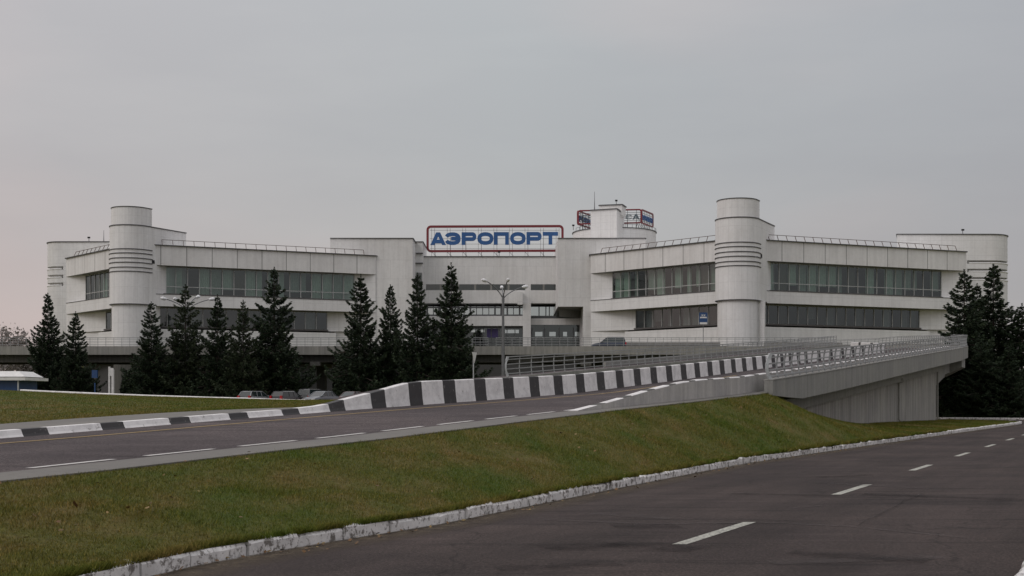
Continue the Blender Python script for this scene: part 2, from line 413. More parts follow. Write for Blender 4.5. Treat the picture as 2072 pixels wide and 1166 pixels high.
kp = [Vector((K_X(y), y, 0)) for y in [3, 6, 8, 10, 11.2, 12.35, 13.3, 14.2, 15, 15.9, 17.5, 19.4, 21, 23.1, 27, 31.7, 35, 38.5, 43, 48.2, 53, 58.8, 66, 75, 83.3]] + [Vector(p) for p in ((36.4, 88, 0), (37.0, 92, 0), (35, 96, 0), (28, 98, 0), (5, 98.6, 0))]
path_kerb(kp, 'kerb', .16, .15, 1.0, skip=())
path_kerb([(-10, 112.6, 0), (15, 112, 0), (38, 110.9, 0), (45, 104.6, 0), (62, 100.2, 0), (110, 99.2, 0)], 'far_kerb', .2, .16, 3, .0, wob=False)
rk = [(-1.0 + SL * y, y, 0) for y in (86, 60, 40, 25, 18, 12, 8, 4)] + [(2.6, -6, 0)]
path_kerb(rk, 'kerb', .15, .15, 1.0)
vg = MB(); Yv = [-6, 4, 12, 25, 40, 60, 86]
vg.strip([Vector((-.86 + SL * y if y > 3 else 2.8, y, .10)) for y in Yv], [Vector((14 + SL * y, y, .2)) for y in Yv]); struct('verge', vg, M['lawn'])

def decal(name, c, thr, scale, fade=True, sc=(1, 1, 1), op=.55):
    m, nt, b, out = newmat(name); b.inputs['Base Color'].default_value = (*c, 1); b.inputs['Roughness'].default_value = .9; b.inputs['Specular IOR Level'].default_value = .2
    k = ramp(nt, noise(nt, coords(nt), scale, 6, .75, sc), [(thr - .12, 0), (thr + .22, op)])
    sxx = N(nt, 'ShaderNodeSeparateXYZ'); nt.links.new(coords(nt, 'UV'), sxx.inputs[0])
    f = ramp(nt, sxx.outputs[1], [(0, 0 if fade else 1), (.25, 1), (.5, 1), (1, 0)])
    mm = N(nt, 'ShaderNodeMath', operation='MULTIPLY'); nt.links.new(k, mm.inputs[0]); nt.links.new(f, mm.inputs[1])
    t = N(nt, 'ShaderNodeBsdfTransparent'); ms = N(nt, 'ShaderNodeMixShader'); nt.links.new(mm.outputs[0], ms.inputs[0]); nt.links.new(t.outputs[0], ms.inputs[1]); nt.links.new(b.outputs[0], ms.inputs[2]); nt.links.new(ms.outputs[0], out.inputs[0])
    return m
def ribbon_on_road(mb, pts, w, z):
    P = [Vector((ax(px, 4000 / (py - 812)), 4000 / (py - 812), z)) for px, py in pts]
    for a, b in zip(P, P[1:]):
        d = (b - a).normalized(); n = Vector((-d.y, d.x, 0)) * w / 2
        mb.face([a - n, b - n, b + n, a + n], [(0, 0), (1, 0), (1, 1), (0, 1)])
gd_ = MB(); Yk = list(np.arange(6, 84, 1.0))
for a, b in zip(Yk, Yk[1:]):
    gd_.face([(K_X(a) + .01, a, .004), (K_X(b) + .01, b, .004), (K_X(b) + .75, b, .004), (K_X(a) + .75, a, .004)], [(0, .25), (1, .25), (1, 1), (0, 1)])
struct('gutter_dirt', gd_, decal('gutter_dirt', (.115, .092, .066), .42, 5, op=.9))
sc_ = MB()
for pts, w_ in (([(1100, 1052), (1330, 1062), (1500, 1058)], .22), ([(1500, 1056), (1720, 1066), (1960, 1090)], .16), ([(1200, 1040), (1360, 1050)], .5), ([(1660, 978), (1800, 985), (1880, 990)], .3), ([(1600, 1030), (1660, 1024)], .12), ([(1790, 962), (1880, 968)], .3), ([(1560, 1140), (1900, 1128)], .4)):
    ribbon_on_road(sc_, pts, w_, .008)
struct('tyre_scuff', sc_, decal('pale_scuff', (.10, .088, .085), .47, 3.0))
sc_ = MB()
for pts, w_ in (([(1100, 1110), (1240, 1100), (1420, 1112)], .9), ([(1240, 1066), (1370, 1064)], .8), ([(1750, 1000), (1850, 1004), (2072, 1012)], .7), ([(1600, 1118), (1880, 1136)], .6), ([(1650, 966), (1760, 962)], .5), ([(1480, 1000), (1700, 1004)], .4), ([(1000, 1150), (1250, 1140)], .6)):
    ribbon_on_road(sc_, pts, w_, .012)
struct('tyre_scuff', sc_, decal('dark_scuff', (.016, .013, .013), .46, 3.0))
sc_ = MB(); ribbon_on_road(sc_, [(1738, 1065), (1752, 1054), (1770, 1048), (1790, 1036), (1812, 1027), (1828, 1015), (1850, 1008), (1868, 1000)], .03, .016)
struct('road_crack', sc_, decal('tar_seam', (.012, .011, .011), .38, 9, fade=False))

# right lawn (embankment)
ZT = [(45, 1.86), (46, 1.78), (47.2, 1.66), (50, 1.28), (53, .95), (57, .62), (60, .47), (62, .42), (75, .33), (90, .2), (98, .12)]
def lawn_pt(Y, s):
    kx = K_X(Y) - .14
    if Y > 83: kx = interp(Y, [(83, K_X(83) - .14), (88, 36.1), (92, 36.8), (96, 34.7), (98, 27.8)])
    ux = (-13.32 if Y < 45 else interp(Y, [(45, -13.32), (47, -14.2), (150, -14.4)])) + SL * Y
    zt = rz(Y) - .03 if Y < 45 else interp(Y, ZT)
    zk = .11
    if s > 1: return Vector((ux - (s - 1) * 8, Y, zt))
    f = s * (1.18 - .18 * s)
    z = zk + (zt - zk) * f + .03 * math.sin(Y * .9 + s * 4) * math.sin(3.14 * s) + .02 * math.sin(Y * 2.3 + 5 * s) * math.sin(3.14 * s)
    return Vector((kx + (ux - kx) * s, Y, z))
lw = MB(); Yl = [3, 5, 7, 8.5] + list(np.arange(10, 70, .8)) + list(np.arange(70, 98.1, 2)); ns = 14
ss = [i / ns for i in range(ns + 1)] + [1.7]
for a, b in zip(Yl, Yl[1:]):
    for s0, s1 in zip(ss, ss[1:]):
        if s1 > 1 and a < 44: continue
        lw.face([lawn_pt(a, s0), lawn_pt(b, s0), lawn_pt(b, s1), lawn_pt(a, s1)], smooth=True)
# close below
struct('lawn', lw, M['lawn'])

# left lawn behind the ramp kerb
def nearL(t):   # inner edge by picture column, real distances
    px = -150 + t * 950; Y = 58400 / (2293 - px)
    z = interp(px, [(-150, 1.06), (0, 1.13), (400, 1.36), (600, 1.43), (700, 1.52), (800, 1.6)])
    return Vector((ax(px, Y), Y, z))
def farL(t):
    px = -150 + t * 950; Y = interp(px, [(-150, 58), (0, 55), (600, 50), (800, 47)])
    z = interp(px, [(-150, 2.24), (0, 2.10), (70, 2.02), (150, 1.93), (300, 1.80), (450, 1.70), (600, 1.60), (700, 1.54), (800, 1.50)])
    return Vector((ax(px, Y), Y, z))
ll = MB(); nt_ = 40; nj = 12
def leftpt(i, j):
    a, b = nearL(i / nt_), farL(i / nt_); s = j / nj; p = a.lerp(b, s); p.z += .10 * math.sin(math.pi * s) ; return p
for i in range(nt_):
    for j in range(nj): ll.face([leftpt(i, j), leftpt(i + 1, j), leftpt(i + 1, j + 1), leftpt(i, j + 1)], smooth=True)
for i in range(nt_):
    a, b = farL(i / nt_), farL((i + 1) / nt_); ll.face([a, b, b + Vector((-.5, 12, -1.2)), a + Vector((-.5, 12, -1.2))])
    a, b = nearL(i / nt_), nearL((i + 1) / nt_); ll.face([b, a, a - Vector((0, 0, .8)), b - Vector((0, 0, .8))])
struct('lawn', ll, M['lawn'])
fk = [farL(i / 40) for i in range(0, 37)]
path_kerb([p - Vector((0, 0, .07)) for p in fk[8:]], 'kerb', .2, .14, 2.0, .004, m='wpaint', wob=False)
path_kerb([p - Vector((0, 0, .05)) for p in fk[:8]], 'kerb', .3, .17, 2.0, .004, m='wpaint', wob=False)
lotm = MB(); lotm.face([(-70, 116, 1.96), (-70, 116, 1.96), (-8, 116, 1.25)]) if False else None
pk = MB(); xsP = list(range(-70, 1, 5)); 
pk.strip([Vector((x, 138.5, ground_z(x, 138.5) + .04)) for x in xsP], [Vector((x, 112, ground_z(x, 112) + .04)) for x in xsP]); struct('parking_lot', pk, M['asph'])

# ---------------------------------------------------------------- ramp road
rd = MB()
Yr = list(np.arange(4, 44, 2.0)) + list(np.arange(44, 95, 3.0)) + [95]
rd.strip([U(-20.0, y) for y in Yr], [U(-14.25, y) for y in Yr])
rd.strip([U(-20.0, 95)] + far_edge(0)[1:], [U(-14.25, 95)] + far_edge(.84)[1:])
struct('ramp_road', rd, M['asph2'])
pv = MB(); Yp = list((list(np.arange(4, 44.1, 2.0)) + [45.2])); 
pv.strip([U(-14.25, y, -.001) for y in Yp], [U(-13.3, y, -.01) for y in Yp])
pv.strip([U(-13.3, y, -.01) for y in Yp], [U(-13.3, y, -.35) for y in Yp]); struct('pavement', pv, M['pave'])
sw = MB(); Yw = list(np.arange(12, 40, 1.5))
def swout(y):
    px = max(-250, min(800, 2293 - 58400 / y)); p = nearL((px + 150) / 950); return p
sw.strip([swout(y) for y in Yw], [U(-20.22, y, interp(y, [(29, .12), (33, .02), (60, -.1)])) for y in Yw]); struct('pavement', sw, M['pave'])
# markings on the ramp
em = MB(); k = 0
while True:
    inv = .000448 + .0000527 * k; i2 = inv + .000037; Z0 = 36000 * inv; Z1 = 36000 * i2
    if Z0 > 31.5: break
    for (a, b) in ((Z0, Z1),):
        em.strip([U(-14.47, a, .004), U(-14.47, (a + b) / 2, .004), U(-14.47, b, .004)], [U(-14.36, a, .004), U(-14.36, (a + b) / 2, .004), U(-14.36, b, .004)])
    k += 1
for q in range(1, 4):
    inv = .000448 - .0000527 * q; Z0 = 36000 * inv; Z1 = Z0 + 1.33
    em.strip([U(-14.47, Z0, .004), U(-14.47, Z1, .004)], [U(-14.36, Z0, .004), U(-14.36, Z1, .004)])
struct('road_marking', em, M['line'])
ym = MB(); Yy = list(np.arange(6, 60, 1.5)); ym.strip([U(-18.88, y, .006) for y in Yy], [U(-18.76, y, .006) for y in Yy]); struct('road_marking', ym, M['yline'])

# striped left barrier (kerb that rises to a parapet)
HB = [(4, .125), (29.4, .135), (30.6, .17), (31.5, .29), (32.6, .42), (33.4, .53), (34.1, .63), (35, .67), (300, .68)]
def striped(name, label):
    mb = MB(); Z = 22.8 - 1.715 * 10; sts = []; cols = []
    per = 1.715
    while Z < 93:
        wf = interp(Z, [(22, .69), (35, .62), (60, .60)]) if Z < 75 else .75
        p = per if Z < 75 else 3.2
        nb = 3 if Z < 40 else 2
        for q in range(nb): sts.append(Z + p * wf * q / nb); cols.append(0)
        for q in range(2): sts.append(Z + p * (wf + (1 - wf) * q / 2)); cols.append(1)
        Z += p
    P = [U(-20.0, z) for z in sts]; H = [interp(z, HB) for z in sts]
    prof = [(0, -.3), (0, .0), (-.03, .3), (-.07, .97), (-.10, 1), (-.26, 1), (-.30, .96), (-.34, -.3)]
    # low kerb part keeps same profile, heights scaled
    mb.sweep(P, prof, hs=H, mif=lambda i, k: cols[i])
    fe = far_edge(.0); Pf = []; 
    for a, b in zip([P[-1]] + fe[1:5], fe[1:6]):
        for q in range(6): Pf.append(a.lerp(b, q / 6))
    mb.sweep(Pf, prof, hs=[.68] * len(Pf), mif=lambda i, k: 0 if (i % 5) < 4 else 1)
    o = mb.build(name, [M['wpaint'], M['bpaint']]); tag(o, label, 'barrier'); return o
striped('striped_barrier', 'black and white striped concrete kerb rising into a parapet beside the ramp')
# right barrier
rb = MB(); Zs = [31.2]; cols = [1]
HR = [(31.2, .015), (33, .14), (36, .40), (38.2, .55), (40, .60), (300, .62)]
pos = 31.2; q = 0
while pos < 94:
    a = 1.12; b = .55
    for t in range(2): Zs.append(pos + a * (t + 1) / 2); cols.append(0 if t == 0 else 1)
    Zs.append(pos + a + b); cols.append(0); pos += a + b
profR = [(0, -.3), (.02, .0), (.07, .97), (.09, 1), (.27, 1), (.30, .95), (.30, -.3)]
Pr = [U(-14.30, z) for z in Zs]
seq = []
for i in range(len(Zs) - 1): seq.append(0 if ((i) % 3) < 2 else 1)
rb.sweep(Pr, profR, hs=[interp(z, HR) for z in Zs], mif=lambda i, k: (1 if (k in (2, 3, 4) and seq[i] == 0) else (2 if (k in (0, 1) and seq[i] == 1) else (1 if k in (0, 1) else (3 if k in (2, 3, 4) else 0)))))
# profile is mirrored: outer face stays bare concrete
tag(rb.build('concrete_barrier', [M['conc_b'], M['wpaint'], M['bpaint'], M['concd']]), 'bare concrete barrier with white dashes on its top along the near side of the ramp', 'barrier')

# ---------------------------------------------------------------- guard railings
def resample(P, step):
    out = [P[0].copy()]; rest = step; a = P[0].copy(); k = 0
    while k < len(P) - 1:
        b = P[k + 1]; d = (b - a).length
        if d >= rest: a = a + (b - a) * rest / d; out.append(a.copy()); rest = step
        else: rest -= d; a = b.copy(); k += 1
    return out
def railing(name, label, path, step, H, nr, m, lean=0.0, postw=.06, endplate=True, group=None, bow=.06, maxp=100, topw=.07, rails_h=None):
    path = [Vector(p) for p in path]; P = resample(path, step)
    t = thing(name, P[0], label, 'railing', group)
    def nrm(i):
        d = P[min(i + 1, len(P) - 1)] - P[max(i - 1, 0)]; d.z = 0; d.normalize(); return Vector((-d.y, d.x, 0)), d
    top = MB(); top.sweep([p + Vector((0, 0, H)) + nrm(i)[0] * lean for i, p in enumerate(P)], [(-topw / 2, -.03), (topw / 2, -.03), (topw / 2, .03), (-topw / 2, .03)]); top.build('top_rail', m, t)
    for k in range(nr):
        f = (k + .55) / (nr + .1); r = MB()
        r.sweep([p + Vector((0, 0, H * f)) + nrm(i)[0] * (bow * math.sin(f * math.pi) + lean * f) for i, p in enumerate(P)], [(-.02, -.026), (.02, -.026), (.02, .026), (-.02, .026)]); r.build('rail', m, t)
    extra = MB()
    for i, p in enumerate(P):
        n, d = nrm(i); end = endplate and i == 0
        w = .10 if end else postw; bw = bow * (1.6 if end else 1)
        mb = extra if i >= maxp else MB()
        pts = [p + Vector((0, 0, H * f)) + n * (bw * math.sin(f * math.pi) + lean * f) - (d * (.10 * math.sin(f * math.pi)) if end else Vector((0, 0, 0))) for f in (0, .2, .4, .6, .8, 1.0)]
        for a, b in zip(pts, pts[1:]): mb.bar(a, b + (b - a) * .03, w, .035 if not end else .12)
        if i < maxp: mb.build('post', M['galvl'] if end else m, t)
    if extra.f: tag(extra.build('post', m, t), kind='stuff')
    return t
mp = [U(-13.25, y, .43) for y in np.arange(45.1, 95, 1.0)] + [p + Vector((0, 0, .43)) for p in far_edge(1, 0, -.05)]
railing('guard_railing', 'grey steel railing along the near edge of the ramp bridge', mp, 1.12, .95, 4, M['galv'], bow=.07)

# ---------------------------------------------------------------- ramp bridge
br = thing('ramp_bridge', U(-14, 44, -1.87), 'grey concrete ramp bridge rising to the right on a solid wall pier', 'bridge')
fp = [U(-13.1, y) for y in np.arange(44.9, 95, 2.0)] + far_edge(1, 0, .0)
f1 = MB()
# sloping first end
hs0 = []
ring = []
for i, p in enumerate(fp):
    ring.append(p)
def fascia(path, z0f, z1, th):
    mb = MB(); n = len(path)
    for i in range(n - 1):
        a, b = path[i], path[i + 1]; d = (b - a); d.z = 0; d.normalize(); r = Vector((-d.y, d.x, 0)) * th
        za0, zb0 = z0f(a), z0f(b)
        A = [a + Vector((0, 0, za0)), a + Vector((0, 0, z1)), a + r + Vector((0, 0, z1)), a + r + Vector((0, 0, za0))]
        B = [b + Vector((0, 0, zb0)), b + Vector((0, 0, z1)), b + r + Vector((0, 0, z1)), b + r + Vector((0, 0, zb0))]
        for k in range(4): j = (k + 1) % 4; mb.face([A[k], B[k], B[j], A[j]])
        if i == 0: mb.face(A)
        if i == n - 2: mb.face(B[::-1])
    return mb
fascia(fp, lambda p: interp(p.y, [(44.9, -.12), (48.7, -.47), (60, -.5), (150, -.5)]), .42, .32).build('fascia', M['conc'], br)
cp = MB(); cp.sweep([p + Vector((0, 0, .43)) for p in fp], [(.02, 0), (.02, .035), (-.36, .035), (-.36, 0)]); cp.build('edge_beam', M['concl'], br)
dk = MB(); Yd = list(np.arange(45, 95, 2.5))
L_ = [U(-20.3, y, -.05) for y in Yd] + [p + Vector((0, 0, -.05)) for p in far_edge(-.05)]
R_ = [U(-13.45, y, -.05) for y in Yd] + [p + Vector((0, 0, -.05)) for p in far_edge(.97)]
for dzz in (0,):
    dk.strip(L_, R_); dk.strip([p - Vector((0, 0, .4)) for p in R_], [p - Vector((0, 0, .4)) for p in L_]); dk.strip([p - Vector((0, 0, .4)) for p in L_], L_)
dk.build('deck', M['conc'], br)
gd = MB()
def girder(Yg, u0, u1, zt, zb):
    A = [U(u0, y, zt) for y in Yg]; B = [U(u1, y, zt) for y in Yg]; A2 = [U(u0, y, zb(y)) for y in Yg]; B2 = [U(u1, y, zb(y)) for y in Yg]
    gd.strip(A2, A); gd.strip(B, B2); gd.strip(B2, A2)
    gd.face([A[-1], B[-1], B2[-1], A2[-1]]); gd.face([A[0], A2[0], B2[0], B[0]])
girder(list(np.arange(45, 91, 3.0)) + [90.6], -19, -14.15, -.46, lambda y: -1.15)
girder([90.62, 93, 95], -19, -14.5, -.46, lambda y: interp(y, [(90, -2.3), (95, -1.75)]))
fe0, fe1 = far_edge(.12), far_edge(.82)
for i in range(0, 6):
    a0, a1, b0, b1 = fe0[i], fe1[i], fe0[i + 1], fe1[i + 1]; D = Vector((0, 0, -1.6)); T = Vector((0, 0, -.46))
    if i == 0: a0, a1 = U(-19, 95), U(-14.5, 95)
    gd.face([a1 + T, b1 + T, b1 + D, a1 + D]); gd.face([a0 + T, b0 + T, b0 + D, a0 + D]); gd.face([a0 + D, a1 + D, b1 + D, b0 + D])
gd.build('girder', M['conc'], br)
wl = MB(); Yg = list(np.arange(44, 90.5, 2.5)) + [90.6]
wl.strip([U(-14.45, y, -1.14) for y in Yg], [Vector((-14.45 + SL * y, y, -.3)) for y in Yg]); wl.strip([Vector((-18.6 + SL * y, y, -.3)) for y in Yg], [U(-18.6, y, -1.14) for y in Yg])
a, b = U(-14.45, 90.6, -1.14), U(-18.6, 90.6, -1.14); wl.face([a, b, (b.x, b.y, -.3), (a.x, a.y, -.3)]); wl.build('wall_pier', M['concw'], br)
pc = MB(); p = Vector((35.5, 102.3, 0)); zc = rz(102.5)
d = Vector((.449, .893, 0)); r = Vector((.893, -.449, 0)); c0 = Vector((34.9, 101.6, 0))
poly = [(-4, -1.1), (1.7, -1.1), (1.7, 1.1), (-4, 1.1)]
pts = lambda z, sh: [c0 + r * (x + (sh if x > 0 else 0)) + d * y + Vector((0, 0, z)) for x, y in poly]
T_, B_ = pts(zc - .5, .4), pts(zc - 1.3, .4); B2_ = pts(zc - 2.3, -1.6)
for A1, A2 in ((T_, B_), (B_, B2_)):
    for k in range(4): j = (k + 1) % 4; pc.face([A1[k], A1[j], A2[j], A2[k]])
pc.face(B2_[::-1]); pc.build('pier_cap', M['conc'], br)
pr = MB(); pr.prism([tuple((c0 + r * x + d * y)[:2]) for x, y in ((-3.6, -.7), (-1.6, -.7), (-1.6, .7), (-3.6, .7))], -.2, zc - 2.2); pr.build('pier', M['concw'], br)
for px, zb in ((1812, 775), (1893, 745)):
    Y = interp(px, [(1812, 75.5), (1893, 90.4)]); u = -14.33; b0 = U(u, Y, -1.0); x, y = b0.x, b0.y
    dp = MB(); dp.tube([(x, y, b0.z), (x, y, interp(Y, [(62, .46), (75, .33), (90, .2)]) + .12), (x + .18, y - .1, .3)], .06, 8)
    if px == 1812: dp.box((x + .03, y, b0.z - .1), (.34, .3, .3)); dp.tube([(x, y, b0.z - .1), (x - .05, y - .0, b0.z - .05)], .05, 6)
    dp.build('drain_pipe', M['concl'], br)
# expansion joints on fascia are carried by the streaked concrete

# ---------------------------------------------------------------- second ramp + terminal deck
def z2(Y): return interp(Y, [(69, 2.52), (88, 3.75), (116, 5.6), (148, 7.9), (155, 8.28)])
def V2(u, Y, dz=0): return Vector((u + SL * Y, Y, z2(Y) + dz))
sr = thing('exit_ramp_bridge', (0, 69, 1.2), 'second concrete ramp bridge behind the striped barrier, climbing to the terminal deck', 'bridge')
Y2 = list(np.arange(69, 155, 4.0)) + [155]
d2 = MB(); d2.strip([V2(-41, y) for y in Y2], [V2(-35.1, y) for y in Y2]); d2.strip([V2(-35.1, y, -.75) for y in Y2], [V2(-41, y, -.75) for y in Y2])
d2.strip([V2(-41, y, -.75) for y in Y2], [V2(-41, y) for y in Y2]); d2.build('deck', M['asph2'], sr)
fascia([V2(-35.0, y) for y in Y2], lambda p: -.5, .42, .3).build('fascia', M['conc'], sr)
fp2 = MB(); fp2.sweep([V2(-41, y) for y in np.arange(96, 154.5, 3)], [(0, -.4), (0, .35), (-.25, .35), (-.25, -.4)]); fp2.build('parapet', M['conc'], sr)
for y in (78, 95, 112, 129):
    c = V2(-38, y, -.7); q = MB(); q.box((c.x, c.y, (c.z) / 2), (3.2, 1.0, c.z), -.46); q.build('pier', M['concd'], sr)  # dark colour imitates the shade around these piers
ab = MB(); a, b = V2(-41, 69), V2(-35.1, 69); c, e = Vector((a.x - 5.5, 64, 1.2)), Vector((b.x - 4.5, 60.5, 1.45))
ab.face([a, b, e, c]); ab.face([b, (b.x, b.y, 0), (e.x, e.y, 0), e]); ab.face([a, c, (c.x, c.y, 0), (a.x, a.y, 0)]); ab.face([a, (a.x, a.y, 0), (b.x, b.y, 0), b]); struct('access_road', ab, M['asph2'])
railing('guard_railing', 'pale steel railing starting beside the street lamp behind the striped barrier', [V2(-35.2, y, .44) for y in np.arange(69.5, 149, 1.5)], 1.57, 1.1, 4, M['galv'], bow=.05, maxp=60)

td = thing('terminal_deck', (0, 155, 1.2), 'long elevated roadway deck across the front of the airport terminal', 'bridge')
DF = 155.0
q = MB(); q.box((-24, (DF + .3 + 167) / 2, 8.05), (140, 167 - DF - .3, .5)); q.build('deck', M['asph2'], td)
q = MB(); q.box((-29.5, DF + .15, (7.43 + 8.50) / 2), (141, .3, 1.07)); q.build('fascia', M['concl'], td)
q = MB(); q.box((-29.5, DF + 1.3, 7.15), (141, .8, 1.3)); q.box((-29.5, DF + 10.2, 7.15), (141, .8, 1.3)); q.box((-29.5, DF + 6, 7.3), (141, .6, 1.0)); q.build('girder', M['concd'], td)  # dark tone imitates shade beneath the deck
for k in range(8):
    X = ax(650, 160) + 17 * (k - 4) + .0
    q = MB(); q.box((X, DF + 5.5, 3.2), (1.1, 1.6, 6.8)); q.box((X, DF + 5.5, 6.3), (1.3, 11, .5)); q.build('pier', M['concd'], td)  # under-deck shade is put into this dark colour
railing('guard_railing', 'thin grey railing on the front edge of the terminal deck, left part behind the spruces', [Vector((x, DF + .15, 8.5)) for x in np.arange(-72, -2.0, 1.0)], 1.0, 1.08, 3, M['galv'], endplate=False, bow=.0, postw=.05)
railing('guard_railing', 'thin grey railing on the terminal deck edge in front of the dark blue car', [Vector((x, DF + .15, 8.5)) for x in np.arange(-2, 41, 1.0)], 1.0, 1.08, 3, M['galv'], endplate=False, bow=.0, postw=.05)
q = MB(); q.box((ax(1356, 166.2), 166.2, 9.0), (13.4, .25, 1.0)); q.box((ax(1356, 166.2), 166.05, 9.35), (13.4, .12, .3))
q.box((ax(1625, 166.2), 166.2, 9.0), (10.5, .25, 1.0)); tag(q.build('crash_barrier', M['conc']), 'low dark crash barrier along the back of the terminal deck', 'barrier')

# ---------------------------------------------------------------- terminal building
GBASE = 7.6
TB = thing('airport_terminal', (0, 190, 1.2), 'long white concrete airport terminal with two corner towers and ribbon windows', 'building')
Z_ROOF, Z_PB, Z_ST, Z_SB, Z_LW = 24.7, 21.7, 17.4, 15.65, 12.6
GB = .3
def P2(px, Y): return Vector((ax(px, Y), Y))
def inset_line(C, E, n, d): return C + n * d, E + n * d
def on_line(C, E, px):   # point of line C-E seen in picture column px, used as its real place
    k = (px - CX) / F; dX, dY = E.x - C.x, E.y - C.y
    t = (k * C.y - C.x) / (dX - k * dY); return t
def wing(C, El, Er, marks, name_lab, seed):
    rnd = random.Random(seed)
    W = MB()
    back = 22
    foot = [C, Er, Er + Vector((2, back)), El + Vector((2, back)), El]
    foot = [(p.x, p.y) for p in foot]
    # slabs and parapets
    W.prism(foot, Z_SB, Z_ST)
    w = W
    nR = Vector((-(Er - C).y, (Er - C).x)).normalized(); nL = Vector(((El - C).y, -(El - C).x)).normalized()
    if nR.y < 0: nR = -nR
    if nL.y < 0: nL = -nL
    def corner(d):  # intersection of both inset lines
        a = C + nR * d; u = (Er - C).normalized(); b = C + nL * d; v = (El - C).normalized()
        det = u.x * (-v.y) - (-v.x) * u.y; t = ((b.x - a.x) * (-v.y) - (-v.x) * (b.y - a.y)) / det
        return a + u * t
    mr1, mr2, ml1, ml2 = marks  # t of window ends: upper right, lower right, upper left, lower left
    lay = [(Z_ST, Z_PB, 1.3, mr1, ml1), (Z_LW, Z_SB, 2.0, mr2, ml2)]
    wing_o = None
    glassb, frm, cur, inter, sill = [], [], [], [], []
    G1, FR, IN, SI = MB(), MB(), MB(), MB(); CU = [MB(), MB(), MB()]
    G2 = MB()
    for li, (z0, z1, d, mr, ml) in enumerate(lay):
        cc = corner(d)
        for (E, n, mt) in ((Er, nR, mr), (El, nL, ml)):
            A = C + n * d; u = (E - C).normalized(); L = (E - C).length
            S0 = cc; S1 = C + u * (L * mt) + n * d
            endp = E + n * .02
            seq = [(S1.x, S1.y), (endp.x, endp.y), ((endp + n * 9).x, (endp + n * 9).y)]
            if E is El: seq = seq[::-1]
            W.wall(seq, z0, z1)
            # glass
            G = G1 if li == 0 else G2
            npan = max(6, round((S1 - S0).length / 1.72)); g0, g1 = (z0 + .22, z1 - .12)
            dirv = (S1 - S0) / npan
            G.wall([(S0.x, S0.y), (S1.x, S1.y)] if E is Er else [(S1.x, S1.y), (S0.x, S0.y)], g0, g1)
            out = -n * .03
            for k in range(npan + 1):
                p = S0 + dirv * k + out
                FR.box((p.x, p.y, (g0 + g1) / 2), (.09, .14, g1 - g0), math.atan2(u.y, u.x))
                if k < npan:
                    m0 = S0 + dirv * (k + .5)
                    r = rnd.random()
                    typ = 0 if r < (.5 if li == 0 else .22) else 1 if r < (.74 if li == 0 else .50) else 2 if r < (.84 if li == 0 else .62) else None
                    if typ is not None:
                        a = S0 + dirv * (k + .06) + n * .45; b = S0 + dirv * (k + (.94 if rnd.random() < .8 else .55)) + n * .45
                        pts = []
                        for q in range(17):
                            x = a.lerp(b, q / 16) + n * (.06 * math.sin(q * 2.1 + k)); pts.append((x.x, x.y))
                        CU[typ].wall(pts, g0 + (.02 if rnd.random() < .7 else .9), g1)
            rzz = math.atan2(u.y, u.x); mid = (S0 + S1) / 2 + out; LL = (S1 - S0).length
            tr = z0 + (z1 - z0) * .30
            if li == 0: FR.box((mid.x, mid.y, tr), (LL, .11, .10), rzz)
            FR.box((mid.x, mid.y, g1 + .0), (LL, .13, .10), rzz)
            SI.box((mid.x - n.x * .12, mid.y - n.y * .12, z0 + .12), (LL + .2, .5, .24), rzz)
            # dark room behind
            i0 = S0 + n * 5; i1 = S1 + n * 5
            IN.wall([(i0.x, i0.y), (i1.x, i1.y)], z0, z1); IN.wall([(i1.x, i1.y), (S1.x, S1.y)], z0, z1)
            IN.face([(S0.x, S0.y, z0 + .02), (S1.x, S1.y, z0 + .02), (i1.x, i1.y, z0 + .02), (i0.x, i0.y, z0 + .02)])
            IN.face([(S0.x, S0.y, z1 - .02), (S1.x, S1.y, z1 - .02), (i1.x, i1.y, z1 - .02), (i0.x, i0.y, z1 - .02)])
    # lower wall under the lower windows
    cc = corner(1.35)
    for (E, n, mt) in ((Er, nR, mr2 + .035), (El, nL, ml2 + .06)):
        u = (E - C).normalized(); L = (E - C).length
        S1 = C + u * (L * mt) + n * 1.35; e = E + n * .02; e2 = e + n * 9; s2 = S1 + n * .8
        seq = [(cc.x, cc.y), (S1.x, S1.y), (s2.x, s2.y)]; seq2 = [(s2.x, s2.y), (e.x, e.y), (e2.x, e2.y)]
        W.wall(seq, GBASE, Z_LW - .25) if E is Er else W.wall(seq[::-1], GBASE, Z_LW - .25)
        W.wall(seq2, GBASE, Z_LW) if E is Er else W.wall(seq2[::-1], GBASE, Z_LW)
        t0 = C + n * 2.3; W.face([(cc.x, cc.y, Z_LW - .25), (S1.x, S1.y, Z_LW - .25), (s2.x, s2.y, Z_LW - .25), ((cc + n * 1).x, (cc + n * 1).y, Z_LW - .25)])
    W.prism([(foot[1][0] - 1, foot[1][1] + 8), foot[2], foot[3], (foot[4][0] + 1, foot[4][1] + 8)], GB, Z_SB - .02)
    W.prism([(foot[1][0] - 1, foot[1][1] + 8), foot[2], foot[3], (foot[4][0] + 1, foot[4][1] + 8)], Z_ST + .02, Z_PB - .02)
    wo = W.build('wing', M['wall'], TB); wo['label'] = name_lab
    pp = MB(); pp.prism(foot, Z_PB, Z_ROOF - .1); pp.build('parapet', M['panel'], wo)
    # copings
    gb = MB(); cg = corner(3.0); gl_ = [(El + nL * 3), cg, (Er + nR * 3)]; gb.wall([(p.x, p.y) for p in gl_], GB, GBASE); gb.build('ground_floor', M['interior'], wo)  # dark wall colour stands in for shade below the deck
    cop = MB(); ff = [(p[0], p[1]) for p in foot]
    for a, b in zip(ff, ff[1:] + ff[:1]): cop.bar((a[0], a[1], Z_ROOF - .05), (b[0], b[1], Z_ROOF - .05), .5, .12)
